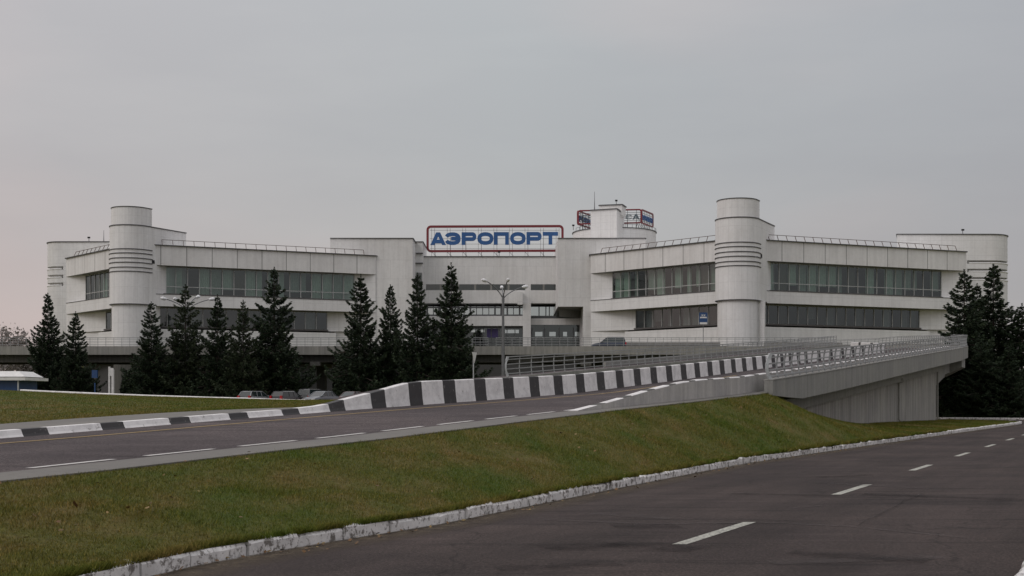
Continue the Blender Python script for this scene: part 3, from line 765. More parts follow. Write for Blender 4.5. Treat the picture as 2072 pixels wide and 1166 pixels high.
    for a, b in ((foot[4], foot[0]), (foot[0], foot[1])): cop.bar((a[0], a[1], Z_ST + .03), (b[0], b[1], Z_ST + .03), .12, .08)
    cop.build('coping', M['coping'], wo)
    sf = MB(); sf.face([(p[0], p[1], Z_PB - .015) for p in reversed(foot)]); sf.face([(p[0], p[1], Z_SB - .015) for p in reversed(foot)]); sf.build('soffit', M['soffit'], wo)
    G1.build('window', M['glass'], wo); G2.build('window', M['dglass'], wo)
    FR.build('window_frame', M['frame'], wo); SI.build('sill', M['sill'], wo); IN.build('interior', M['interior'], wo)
    for c, mm in zip(CU, ('curtA', 'curtB', 'curtC')): c.build('curtain', M[mm], wo)
    for (E, n) in ((Er, nR), (El, nL)):
        rr = MB()
        u = (E - C).normalized(); L = (E - C).length; s = 4.0; prev = None
        while s < L - .8:
            p = C + u * s + n * .25; a = Vector((p.x, p.y, Z_ROOF)); b = Vector(((p + n * .42).x, (p + n * .42).y, Z_ROOF + .85)) - Vector((*(u * .0), 0))
            rr.bar(a, b, .07, .07)
            if prev is not None: rr.bar(prev, b, .06, .07)
            prev = b; s += 1.55
        rr.build('roof_railing', M['rust'], wo)
    return wo
Cr = P2(1492, 175); Elr = P2(1195, 194.4); Err = P2(1955, 190.6)
Cl = P2(272, 181); Ell = P2(134, 199.5); Erl = P2(760, 195.8)
wing(Cr, Elr, Err, (on_line(Cr, Err, 1916), on_line(Cr, Err, 1878), on_line(Cr, Elr, 1229), on_line(Cr, Elr, 1270)), 'right wing beside the taller looking corner tower', 3)
wing(Cl, Ell, Erl, (.915, .80, on_line(Cl, Ell, 158), on_line(Cl, Ell, 190)), 'left wing behind the row of spruces', 5)

def stadium(c, r, L, d, n=28):
    d = Vector(d).normalized(); a0 = math.atan2(d.y, d.x); P = []
    for i in range(n + 1):
        a = a0 + math.pi / 2 + math.pi * i / n; P.append((c[0] + r * math.cos(a), c[1] + r * math.sin(a)))
    P.append((P[-1][0] + d.x * L, P[-1][1] + d.y * L)); P.append((P[0][0] + d.x * L, P[0][1] + d.y * L)); return P
def tower(c, k, lab):
    # k: scale of distance; heights are shared with the wing
    T = MB(); d = (.46, .89)
    zz = lambda py: EYE + (HY - py) / F * (173.0)
    low = stadium(c, 2.78, 3, d); mid = stadium(c, 3.08, 8.2, d); midi = stadium(c, 3.0, 8.2, d); top = stadium(c, 2.85, 1.2, d)
    ring = stadium(c, 3.17, 1.0, d)
    T.prism(low, GBASE, 15.75, smooth=False); T.prism(mid, 15.75, 27.15); T.prism(top, 27.15, 29.85)
    o = T.build('stair_tower', M['tower'], TB); o['label'] = lab
    R = MB()
    for z in (20.45, 21.05, 21.75, 22.4, 23.1, 23.7): R.prism(ring, z - .06, z + .06)
    R.prism(stadium(c, 3.16, 8.25, d), 27.10, 27.24); R.prism(stadium(c, 2.92, 1.25, d), 29.8, 29.92); R.prism(stadium(c, 3.12, 8.2, d), 15.68, 15.78)
    R.build('trim', M['coping'], o)
    v = MB(); dd = Vector(d).normalized(); rr = Vector((dd.y, -dd.x)); pv = Vector(c) + rr * 3.1 + dd * 1.2; v.box((pv.x, pv.y, 22.08), (.12, .5, .5), math.atan2(dd.y, dd.x) - math.pi / 2); v.build('vent', M['black'], o)
    s = MB(); p = Vector(c) + rr * 3.45 + dd * .8; s.box((p.x, p.y, (GBASE + 15.65) / 2), (.55, .55, 15.65 - GBASE), math.atan2(dd.y, dd.x)); s.build('pilaster', M['wall'], o)
    g_ = MB(); g_.prism(stadium(c, 2.5, 3, d), GB, GBASE - .01); g_.build('ground_floor', M['concd'], o)  # dark base colour imitates shade under the deck
    return o
tower((ax(1492, 174.6), 174.6), 1, 'right corner tower rising behind the bus stop sign')
tower((ax(266, 182), 182), 1, 'left corner tower rising behind the spruces')

# annexes with slots
def annex(poly, zt, slots, lab, slotpoly, ledge):
    A = MB(); zs = [GBASE] + [v for s in slots for v in s] + [zt]
    for i in range(0, len(zs) - 1):
        if i % 2 == 0: A.prism(poly, zs[i], zs[i + 1])
    o = A.build('annex', M['wall'], TB); o['label'] = lab
    S = MB()
    for a, b in slots: S.prism(slotpoly, a, b)
    S.build('slot_back', M['wall'], o)
    for a, b in slots: MB().tube([Vector((p[0], p[1], a + .12)) for p in ledge], .13, 10).build('slot_ledge', M['wall'], o)
    cpg = MB(); cpg.prism([(p[0], p[1]) for p in poly], zt, zt + .01)
    for a, b in zip(poly, poly[1:] + poly[:1]): cpg.bar((a[0], a[1], zt + .06), (b[0], b[1], zt + .06), .3, .14)
    cpg.build('coping', M['coping'], o)
    return o
def arc(cx, cy, r, a0, a1, n=10): return [(cx + r * math.cos(math.radians(a0 + (a1 - a0) * i / n)), cy + r * math.sin(math.radians(a0 + (a1 - a0) * i / n))) for i in range(n + 1)]
Y0 = 200; zt = az(475, Y0); x0, x1 = ax(1815, Y0), ax(2035, Y0 + 4)
poly = [(x0, Y0)] + arc(x1 - 4, Y0 + 4, 4, -90, 0) + [(x1, Y0 + 22), (x0 + 7.5, Y0 + 22)]
xs_ = ax(1957, Y0)
slotp = [(x0, Y0 + .01), (xs_, Y0 + .01), (xs_, Y0 + .8)] + arc(x1 - 4, Y0 + 4, 3.2, -90, 0) + [(x1 - .5, Y0 + 22), (x0 + 7.5, Y0 + 22)]
sl = lambda Yq, ys_: [(az(y + 5, Yq), az(y - 2, Yq)) for y in ys_]
annex(poly, zt, sl(Y0, (563, 546, 529)), 'right rear annex with three slots at its rounded corner', slotp, [(xs_ + .3, Y0 + .1)] + arc(x1 - 4, Y0 + 4, 3.95, -88, -5))
Y0 = 212; zt = az(490, Y0); x0, x1 = ax(85, Y0), ax(214, Y0)
poly = [(x1 + 8, Y0 + 22), (x0, Y0 + 22)] + arc(x0 + 3, Y0 + 3, 3, 180, 270) + [(x1 + 8, Y0)]
xs_ = ax(128, Y0)
slotp = [(x1 + 8, Y0 + 22), (x0 + .5, Y0 + 22)] + arc(x0 + 3, Y0 + 3, 2.5, 180, 270) + [(xs_, Y0 + .9), (xs_, Y0 + .01), (x1 + 8, Y0 + .01)]
annex(poly, zt, sl(Y0, (574, 558, 541)), 'left rear annex with three slots at its rounded corner', slotp, arc(x0 + 3, Y0 + 3, 2.95, 185, 268) + [(xs_ - .3, Y0 + .1)])

# blocks beside the hall and the hall itself
def boxy(mb, x0, x1, y0, y1, z0, z1): mb.prism([(x0, y0), (x1, y0), (x1, y1), (x0, y1)], z0, z1)
YB, YH = 196.0, 205.0
zb = az(483, YB)
bl = MB(); boxy(bl, ax(668, YB), ax(835, YB), YB, 222, GBASE, zb); boxy(bl, ax(835, YB) - .5, ax(855, 202), 202, 212, GBASE, az(490, 202)); o = bl.build('stair_block', M['rough_wall'], TB); o['label'] = 'blank white block left of the hall'
c = MB()
for (x0, x1, y0, z) in ((ax(668, YB), ax(835, YB), YB, zb), (ax(835, YB) - .5, ax(855, 202), 202, az(490, 202))):
    c.bar((x0, y0, z + .05), (x1, y0, z + .05), .3, .12); c.bar((x1, y0, z + .05), (x1, y0 + 10, z + .05), .3, .12)
c.build('coping', M['coping'], o)
q = MB(); q.box((ax(848, 201.9), 201.9, az(572, 202)), (.9, .2, 3.2)); q.build('window', M['dglass'], o)
q = MB()
for yy in (513, 533): q.box((ax(846, 201.8), 201.85, az(yy, 202)), (1.6, .4, .15))
q.build('ledge', M['coping'], o)
bl = MB(); boxy(bl, ax(1128.5, YB), ax(1306, YB), YB, 222, 16.6, zb); boxy(bl, ax(1180, YB), ax(1306, YB), YB + .0, 222, GBASE, 16.6 - .002); o = bl.build('stair_block', M['rough_wall'], TB); o['label'] = 'blank white block right of the hall with a cantilevered corner'
c = MB(); c.bar((ax(1128.5, YB), YB, zb + .05), (ax(1306, YB), YB, zb + .05), .3, .12); c.bar((ax(1306, YB), YB, zb + .05), (ax(1306, YB), YB + 10, zb + .05), .3, .12); c.build('coping', M['coping'], o)
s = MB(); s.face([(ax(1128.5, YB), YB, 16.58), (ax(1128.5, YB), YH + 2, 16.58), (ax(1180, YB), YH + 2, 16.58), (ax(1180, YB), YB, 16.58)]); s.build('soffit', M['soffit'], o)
# hall
H = MB(); x0, x1 = ax(852, YH), ax(1135, YH); X2 = ax(1185, YH)
zh = lambda py: az(py, YH)
def fw(mb, pa, pb, ya, yb, Y=YH): mb.wall([(ax(pa, YH), Y), (ax(pb, YH), Y)], zh(yb), zh(ya))
fw(H, 852, 1135, 520, 575.5); fw(H, 852, 1135, 587.5, 614)
for pa, pb in ((852, 862), (1063, 1074)): fw(H, pa, pb, 575.5, 587.5)
fw(H, 852, 1058, 640, 660, YH - .6); H.wall([(ax(1058, YH), YH - .6), (ax(1058, YH), YH + 1)], zh(660), zh(640))
H.face([(ax(852, YH), YH - .6, zh(660)), (ax(1058, YH), YH - .6, zh(660)), (ax(1058, YH), YH + 2, zh(660)), (ax(852, YH), YH + 2, zh(660))])
fw(H, 1074, 1190, 644, 657, YH + .8)
boxy(H, ax(1058, YH), ax(1074, YH), YH - .9, YH + 1, GBASE, zh(614))
boxy(H, ax(1047, YH), ax(1057.5, YH), YH - 1.6, YH + .5, zh(618), zh(592))
boxy(H, x0, X2 + 2, YH + 8, 225, GBASE, zh(520) - .02)
H.face([(x0, YH, zh(520)), (X2 + 2, YH, zh(520)), (X2 + 2, YH + 8, zh(520)), (x0, YH + 8, zh(520))])
H.face([(x0, YH, zh(614)), (x0, YH + 8, zh(614)), (X2 + 2, YH + 8, zh(614)), (X2 + 2, YH, zh(614))])
ho = H.build('hall', M['rough_wall'], TB)
c = MB(); c.bar((x0, YH, zh(520) + .05), (X2, YH, zh(520) + .05), .3, .14); c.build('coping', M['coping'], ho)
q = MB(); q.wall([(ax(862, YH), YH + .15), (ax(1135, YH), YH + .15)], zh(588), zh(575)); q.build('window', M['dglass'], ho)
q = MB()
for px in (891.5, 927, 961.5, 994, 1029, 1100): q.box((ax(px, YH), YH + .12, zh(581.5)), (.3, .2, 1.0))
q.build('window_frame', M['concl'], ho)
q = MB(); q.wall([(x0, YH + .6), (ax(1058, YH), YH + .6)], zh(640), zh(620)); q.wall([(ax(1074, YH), YH + 1.2), (X2, YH + 1.2)], zh(644), zh(620)); q.build('window', M['bglass'], ho)
q = MB(); q.wall([(x0, YH + .6), (ax(1058, YH), YH + .6)], 8.2, zh(660)); q.wall([(ax(1074, YH), YH + 1.2), (X2, YH + 1.2)], 8.2, zh(657)); q.build('window', M['dglass'], ho)
fr = MB()
for px in [864 + 12.5 * i for i in range(16)]:
    wd = random.choice((.12, .12, .5, .12, .28)); fr.box((ax(px, YH), YH + .5, zh(630)), (wd, .16, 1.65))
for px in (1091, 1105, 1112, 1126): fr.box((ax(px, YH), YH + 1.1, zh(632)), (.16, .16, 2.0))
for px in [866 + 16 * i for i in range(13)]: fr.box((ax(px, YH), YH + .5, 11), (.13, .16, 5.8))
for px in (1076, 1102, 1132, 1161, 1177): fr.box((ax(px, YH), YH + 1.1, 11), (.2, .16, 5.8))
fr.box((ax(955, YH), YH + .45, zh(638)), (16.8, .2, .28)); fr.box((ax(955, YH), YH + .45, zh(622)), (16.8, .2, .2)); fr.box((ax(955, YH), YH + .45, 11.3), (16.8, .1, .15)); fr.box((ax(1127, YH), YH + 1.05, 11.5), (8.6, .1, .15))
fr.box((ax(1100, YH), YH + 1.05, zh(641)), (4.3, .2, .45)); fr.box((ax(955, YH), YH + .45, zh(662)), (16.8, .2, .3))
fr.build('window_frame', M['darkframe'], ho)
q = MB(); q.wall([(x0, YH + 4), (X2, YH + 4)], 8, zh(615)); q.build('interior', M['interior'], ho)
q = MB(); q.wall([(ax(985, YH), YH + .52), (ax(1008, YH), YH + .52)], zh(683), zh(665)); q.build('banner', M['purple'], ho)
# daylight through the hall's far side, imitated by mirror-like panes added in front
for pa, pb, ya, yb in ((1083, 1098, 671, 680), (1112, 1125, 671, 680), (1140, 1148, 671, 680), (1164, 1176, 671, 680), (948, 980, 667, 672), (1022, 1050, 667, 674)):
    MB().wall([(ax(pa, YH), YH + 1.16 if pa > 1060 else YH + .56), (ax(pb, YH), YH + 1.16 if pa > 1060 else YH + .56)], zh(yb), zh(ya)).build('window', M['bglass'], ho)
q = MB(); q.wall([(ax(1128.5, YH), YH - 6.5), (ax(1185, YH), YH - .5)], zh(646), 16.5); q.build('side_wall', M['conc'], ho)
q = MB(); boxy(q, ax(668, YB), ax(1306, YB), YB + 1, 224, GB, GBASE - .01); q.build('ground_floor', M['interior'], ho)  # dark box added to deepen the shade below the deck
# rooftop drum
D = MB(); cx, cy = ax(1243, 225), 225; Rd = 7.55
circ = [(cx + Rd * math.cos(a * math.pi / 18), cy + Rd * math.sin(a * math.pi / 18)) for a in range(36)]
D.prism(circ, 26, az(463, 219)); 
pb = [P2(1195, 214), P2(1248, 212.3), P2(1263, 219), P2(1212, 221)]
D.prism([(p.x, p.y) for p in pb], 26, az(424.5, 213))
pt = [P2(1213, 216), P2(1258, 215), P2(1266, 218), P2(1222, 219)]
D.prism([(p.x, p.y) for p in pt], 34, az(415.5, 215.5)); do = D.build('rooftop_drum', M['wall'], TB)
c = MB(); zq = az(463, 219)
for a, b in zip(circ, circ[1:] + circ[:1]): c.bar((*a, zq), (*b, zq), .3, .14)
for PP, z in ((pb, az(424.5, 213)), (pt, az(415.5, 215.5))):
    for a, b in zip(PP, PP[1:] + PP[:1]): c.bar((a.x, a.y, z + .05), (b.x, b.y, z + .05), .4, .16)
c.build('coping', M['coping'], do)
c = MB()
for i in list(range(20, 36)):
    a = circ[i]; c.bar((*a, zq), (*a, zq + .6), .06, .06); b = circ[(i + 1) % 36]; c.bar((*a, zq + .6), (*b, zq + .6), .05, .05)
c.build('roof_railing', M['darkframe'], do)

# ---------------------------------------------------------------- roof sign
def glyph(mb, pts, cl, w, th, fr_):
    if cl == 2:
        n = len(pts)
        mb.face([fr_(*p, th) for p in pts]); mb.face([fr_(*p, 0) for p in pts[::-1]])
        for i in range(n): a, b = pts[i], pts[(i + 1) % n]; mb.face([fr_(*a, 0), fr_(*b, 0), fr_(*b, th), fr_(*a, th)])
    else: ribbon(mb, pts, w, th, fr_, closed=bool(cl))
def ribbon(mb, pts, w, th, fr_, closed=False, mi=0):
    """stroke of width w through 2D pts; fr_ maps (x, y, depth) to the world"""
    n = len(pts); Lp, Rp = [], []
    for i in range(n):
        if closed: a, b = Vector(pts[i - 1]), Vector(pts[(i + 1) % n]); p = Vector(pts[i]); 
        else: a, b = Vector(pts[max(i - 1, 0)]), Vector(pts[min(i + 1, n - 1)]); p = Vector(pts[i])
        d1 = (p - a).normalized() if (p - a).length > 1e-9 else (b - p).normalized(); d2 = (b - p).normalized() if (b - p).length > 1e-9 else d1
        d = (d1 + d2).normalized(); nn = Vector((-d.y, d.x)); c = max(.5, abs(d.dot(d1)))
        Lp.append(p + nn * w / 2 / c); Rp.append(p - nn * w / 2 / c)
    rng_ = range(n) if closed else range(n - 1)
    for i in rng_:
        j = (i + 1) % n
        for dd, fl in ((0, 0), (th, 1)):
            f = [fr_(*Lp[i], dd), fr_(*Lp[j], dd), fr_(*Rp[j], dd), fr_(*Rp[i], dd)]; mb.face(f if fl else f[::-1], mi=mi)
        mb.face([fr_(*Lp[i], 0), fr_(*Lp[j], 0), fr_(*Lp[j], th), fr_(*Lp[i], th)], mi=mi)
        mb.face([fr_(*Rp[i], 0), fr_(*Rp[i], th), fr_(*Rp[j], th), fr_(*Rp[j], 0)], mi=mi)
    if not closed:
        for k in (0, n - 1): mb.face([fr_(*Lp[k], 0), fr_(*Rp[k], 0), fr_(*Rp[k], th), fr_(*Lp[k], th)], mi=mi)
def sq(cx, cy, rx, ry, a0, a1, n=20, e=2.5):
    P = []
    for i in range(n + 1):
        a = math.radians(a0 + (a1 - a0) * i / n); c, s = math.cos(a), math.sin(a)
        P.append((cx + rx * math.copysign(abs(c) ** (2 / e), c), cy + ry * math.copysign(abs(s) ** (2 / e), s)))
    return P
S_ = .295  # stroke, letter height is 1
def letter(ch, w):
    h = S_ / 2; vs = S_ * 1.15 / 2
    if ch == 'А': return [([(0, 0), (w * .25, 0), (w * .62, 1), (w * .37, 1)], 2), ([(w * .75, 0), (w, 0), (w * .63, 1), (w * .38, 1)], 2), ([(w * .24, .28), (w * .76, .28)], 0)]
    if ch == 'Э': return [(sq(w * .47, .5, w * .53 - vs, .5 - h, 158, -158, 26), 0), ([(w * .38, .5), (w - vs, .5)], 0)]
    if ch == 'Р': return [([(vs, 0), (vs, 1)], 0), ([(vs, 1 - h)] + sq(w - .34, .655, .34 - vs, .345 - h, 90, -90, 12, 2.2) + [(vs, .31 + h)], 0)]
    if ch == 'О': return [(sq(w / 2, .5, w / 2 - vs, .5 - h, 0, 345, 23, 2.3), 1)]
    if ch == 'П': return [([(vs, 0), (vs, 1)], 0), ([(w - vs, 0), (w - vs, 1)], 0), ([(vs, 1 - h), (w - vs, 1 - h)], 0)]
    if ch == 'Т': return [([(0, 1 - h), (w, 1 - h)], 0), ([(w / 2, 0), (w / 2, 1 - S_)], 0)]
SY = 206.6
sg = thing('roof_sign', (ax(1000, SY), SY, az(520, YH)), 'blue letters reading АЭРОПОРТ in a rounded red tube frame on the terminal roof', 'sign')
def sw_(px, py): return at(px, py, SY)
def fr_sign(ox, oy, s, thk=1, Y=SY): return lambda x, y, d: Vector((ox + x * s, Y - d, oy + y * s))
z4 = lambda q: 840 + q / 6.475
LT = [('А', 200, 405), ('Э', 392, 600), ('Р', 606, 806), ('О', 812, 1030), ('П', 1030, 1232), ('О', 1240, 1452), ('Р', 1455, 1660), ('Т', 1672, 1872)]
hl = 165 / 6.475 * SY / F
for i, (ch, a, b) in enumerate(LT):
    yb = 440 + (368 - 6 * i / 7) / 6.475 - .5
    x0 = ax(z4(a), SY); s = hl; w = (ax(z4(b), SY) - x0) / s; mb = MB()
    for q_, (pts, cl) in enumerate(letter(ch, w)):
        glyph(mb, pts, cl, S_, .25 + .012 * q_, fr_sign(x0, az(yb, SY), s))
    mb.build('letter', M['blue'], sg)
fx0, fx1, fy0, fy1 = z4(165), z4(1930), 440 + 443 / 6.475, 440 + 122 / 6.475
def rrect(x0, x1, z0, z1, r, n=6):
    P = []
    for cx, cz, a in ((x1 - r, z0 + r, -90), (x1 - r, z1 - r, 0), (x0 + r, z1 - r, 90), (x0 + r, z0 + r, 180)):
        for i in range(n + 1): t = math.radians(a + 90 * i / n); P.append((cx + r * math.cos(t), cz + r * math.sin(t)))
    return P
fm = MB(); rr_ = rrect(ax(fx0, SY), ax(fx1, SY), az(fy0, SY), az(fy1, SY), .55)
rot = [(x, z + (x - ax(1000, SY)) * .004) for x, z in rr_]
ribbon(fm, rot, .38, .3, lambda x, y, d: Vector((x, SY - .1 - d, y)), closed=True); fm.build('frame', M['red'], sg)
sp = MB()
for i in range(9):
    X = ax(z4(235 + 204 * i), SY)
    for dx in (-.25, .25): sp.bar((X + dx, SY + .12, az(462, SY)), (X + dx, SY + .12, az(519, SY)), .05, .05)
    sp.bar((X - .25, SY + .12, az(510, SY)), (X + .8, SY + 2, az(520, SY)), .05, .05); sp.bar((X + .25, SY + .12, az(470, SY)), (X + .25, SY + 2.2, az(519.5, SY)), .06, .06)
for py in (466, 483, 494, 503): sp.bar((ax(870, SY), SY + .1, az(py, SY)), (ax(1132, SY), SY + .1, az(py, SY)), .05, .05)
sp.build('support', M['steel'], sg)

rs = thing('rooftop_sign', (ax(1243, 222), 222, zq), 'smaller red framed sign with blue letters around the rooftop drum', 'sign')
C1, C2, C3, C4 = at(1170, 427, 220), at(1297, 424.5, 220), at(1320, 434, 228), at(1208, 440, 229)
def panel(A, B, h, matl, letters, flip=False, redw=.24):
    d = (B - A); L = d.length; d.normalize(); up = Vector((0, 0, 1)); nn = d.cross(up).normalized()
    fx = lambda x, y, q: A + d * x + up * (y - h) + nn * q
    f = MB(); ribbon(f, rrect(0, L, 0, h, .35, 4), redw, .22, fx, closed=True); f.build('frame', M['red'], rs)
    txt = 'АЭРОПОРТ'; cw = L / 8.4
    for i, ch in enumerate(txt):
        mb = MB(); hh = h * .40; xo = cw * .2 + i * cw
        for q_, (pts, cl) in enumerate(letter(ch, cw * .95 / hh)):
            p2 = [((L - (xo + x * hh)) if flip else (xo + x * hh), h * .26 + y * hh) for x, y in pts]
            glyph(mb, p2, cl, S_ * hh * (.5 if flip else .75), .2 + .012 * q_, fx)
        mb.build('letter', matl, rs)
    s = MB()
    for k in range(7):
        x = L * (k + .5) / 7; s.bar(fx(x, h, -.1), fx(x, -1.0, -.1), .07, .07); s.bar(fx(x, h * .5, -.1), fx(x, -1.0, -1.2), .06, .06)
    for y in (.2, .35, .5, .65, .8): s.bar(fx(0, h * y, -.08), fx(L, h * y, -.08), .06, .06)
    s.build('support', M['darkframe'], rs)
panel(C1, C2, 2.35, M['teal'], True, flip=True); panel(C2, C3, 2.35, M['blue'], True); panel(C4, C1, 2.35, M['blue'], True)

# roof furniture
def mast(px, y0, y1, Y, lab):
    o = MB().tube([at(px, y1, Y), at(px, (y0 + y1) / 2, Y), at(px, y0, Y)], [.09, .05, .03], 6).build('antenna_mast', M['pole']); tag(o, lab, 'antenna')
mast(1203, 388, 425, 217, 'thin antenna mast on the rooftop drum above the terminal')
mast(210, 466, 492, 214, 'thin antenna mast on the roof left of the left corner tower')
def flood(px, py, Y, lab):
    p = at(px, py, Y); t = thing('floodlight', p, lab, 'lamp', 'floodlights on the terminal roof')
    MB().tube([p, p + Vector((0, 0, .7))], .05, 6).build('stand', M['darkframe'], t)
    m_ = MB(); m_.box(p + Vector((0, -.05, .85)), (.42, .25, .26)); m_.box(p + Vector((0, -.16, .85)), (.34, .05, .2)); m_.build('lamp_housing', M['black'], t)
flood(1948, 476, 201, 'small floodlight on the roof of the right rear annex'); flood(180, 491, 213, 'small floodlight on the roof of the left rear annex')
flood(1160, 466, 219, 'small floodlight on the left rim of the rooftop drum'); flood(1010, 520.5, 206, 'small floodlight under the red framed roof sign'); flood(1247, 416, 216, 'small floodlight on the topmost rooftop box')

# ---------------------------------------------------------------- street lamps, signs, kiosk
def lamp(px, Y, ztop, zb_, lab, arms):
    X = ax(px, Y); t = thing('street_lamp', (X, Y, zb_), lab, 'street lamp', 'four armed street lamps')
    MB().tube([(X, Y, zb_), (X, Y, zb_ + 3), (X, Y, ztop - 4), (X, Y, ztop - 1.3)], [.24, .22, .16, .13], 10).build('pole', M['pole'], t)
    MB().tube([(X, Y, ztop - 1.35), (X, Y, ztop - .6)], [.17, .15], 10).build('collar', M['pole'], t)
    for dx, dy, dz in arms:
        a = Vector((X, Y, ztop - 1.0)); e = Vector((X + dx, Y + dy, ztop + dz)); c1 = a + Vector((dx * .28, dy * .28, (dz + 1.0) * .62))
        pts_ = [a.lerp(c1, k) .lerp(c1.lerp(e, k), k) for k in (0, .2, .4, .6, .8, 1)]
        MB().tube(pts_, .06, 6).build('arm', M['pole'], t)
        d = (pts_[-1] - pts_[-2]).normalized(); d.z *= .5; e2 = e + d * .75
        MB().tube([e - d * .1, e + d * .15, e + d * .5, e2], [.08, .19, .22, .10], 8).build('lamp_head', M['lampw'], t)
lamp(1018, 145, 14.6, 1.2, 'four armed grey street lamp standing before the terminal hall', [(-1.9, -1.3, .95), (.5, -2.0, .9), (-.15, 2.0, .5), (2.3, 1.2, .5)])
lamp(378, 152.5, 13.8, 1.2, 'four armed street lamp half hidden by spruces before the left wing', [(-2.2, -1.2, .3), (-.7, -1.8, .15), (.8, 1.5, .75), (2.5, 1.2, .45)])
# yield sign seen obliquely
p = at(958, 735, 66); t = thing('yield_sign', (p.x, p.y, 1.5), 'grey back of a triangular road sign on a thin post behind the striped barrier', 'sign')
MB().tube([(p.x, p.y, 1.4), (p.x, p.y, az(714, 66))], .03, 6).build('post', M['galvl'], t)
d = Vector((.34, .94, 0)).normalized() ; tri = MB(); w = .34; zt_ = az(713, 66); zb2 = az(735, 66)
for off in (0, .02):
    n = Vector((d.y, -d.x, 0)) * (.045 + off); tri.face([Vector((p.x, p.y, zt_)) - d * w + n, Vector((p.x, p.y, zt_)) + d * w + n, Vector((p.x, p.y, zb2)) + n])
n = Vector((d.y, -d.x, 0)); P1 = [Vector((p.x, p.y, zt_)) - d * w, Vector((p.x, p.y, zt_)) + d * w, Vector((p.x, p.y, zb2))]
for i in range(3): tri.face([P1[i] + n * .045, P1[(i + 1) % 3] + n * .045, P1[(i + 1) % 3] + n * .065, P1[i] + n * .065])
tri.build('sign_plate', M['white'], t)
# bus stop sign
Yb = 158.5; X = ax(1423, Yb); t = thing('bus_stop_sign', (X, Yb, 8.3), 'blue and white bus stop sign on a post before the right wing', 'sign')
MB().tube([(X, Yb, 8.2), (X, Yb, az(635, Yb))], .045, 6).build('post', M['pole'], t)
q = MB(); q.box((X, Yb - .07, az(644.5, Yb)), (1.05, .05, 1.5)); q.build('sign_plate', M['bluep'], t)
q = MB(); q.box((X, Yb - .10, az(638.5, Yb)), (.62, .02, .2)); q.box((X, Yb - .10, az(642.8, Yb)), (.86, .02, .17)); q.box((X, Yb - .10, az(654.5, Yb)), (.95, .02, .26)); q.build('sign_marking', M['white'], t)
q = MB()
for dx in (-.25, 0, .25): q.box((X + dx, Yb - .115, az(638.5, Yb)), (.14, .01, .12))
q.build('sign_marking', M['bluep'], t)
# kiosk at the left edge
Yk = 82; k0 = thing('kiosk', (ax(-10, Yk), Yk, 1.5), 'blue kiosk with a stepped white canopy roof at the left edge', 'kiosk')
def kx(px): return ax(px, Yk)
q = MB(); q.prism([(kx(-150), Yk), (kx(37), Yk), (kx(40), Yk + 3), (kx(-150), Yk + 3)], 1.2, az(770, Yk)); q.build('wall', M['bluep'], k0)
q = MB(); q.prism([(kx(-160), Yk - .5), (kx(57), Yk - .5), (kx(60), Yk + 3.3), (kx(-160), Yk + 3.3)], az(770, Yk), az(764, Yk)); q.build('canopy', M['white'], k0)
q = MB(); b0 = [(kx(-155), Yk - .2), (kx(52), Yk - .2), (kx(54), Yk + 3), (kx(-155), Yk + 3)]; t0 = [(kx(-150), Yk + .3), (kx(34), Yk + .4), (kx(36), Yk + 2.6), (kx(-150), Yk + 2.6)]
zb_, zt2 = az(762.5, Yk), az(751, Yk)
for i in range(4): j = (i + 1) % 4; q.face([(*b0[i], zb_), (*b0[j], zb_), (*t0[j], zt2), (*t0[i], zt2)])
q.face([(*p_, zt2) for p_ in t0]); q.face([(*p_, zb_) for p_ in b0[::-1]]); q.build('roof', M['white'], k0)
q = MB(); q.prism([(kx(-150), Yk + .1), (kx(46), Yk + .1), (kx(48), Yk + 2.8), (kx(-150), Yk + 2.8)], az(764, Yk) , az(762.5, Yk)); q.build('gap_band', M['black'], k0)
MB().box((kx(40.5), Yk - .3, (1.2 + az(768, Yk)) / 2), (.08, .08, az(768, Yk) - 1.2)).build('post', M['galvl'], k0)
# white portal under the deck
Yp = 140; t = thing('portal_frame', (ax(224, Yp), Yp, 1.2), 'white portal frame with a notched foot under the terminal deck', 'portal')
q = MB(); q.box((ax(221.5, Yp), Yp, (az(744, Yp) + 1) / 2 + .3), (.16, .3, az(744, Yp) - 1.4)); q.box((ax(228.5, Yp), Yp, (az(750, Yp) + 1) / 2 + .3), (.25, .3, az(750, Yp) - 1.4)); q.build('leg', M['white'], t)
q = MB(); q.box((ax(225, Yp), Yp, az(753, Yp)), (.5, .26, .9)); q.build('lintel', M['white'], t)
q = MB(); q.box((ax(192, 142), 142, az(757, 142)), (.6, .3, .9)); q.box((ax(192, 142), 142, 2.4), (.12, .12, 2.6)); tag(q.build('notice_board', M['bluep']), 'small blue board beside the spruces under the deck', 'sign')

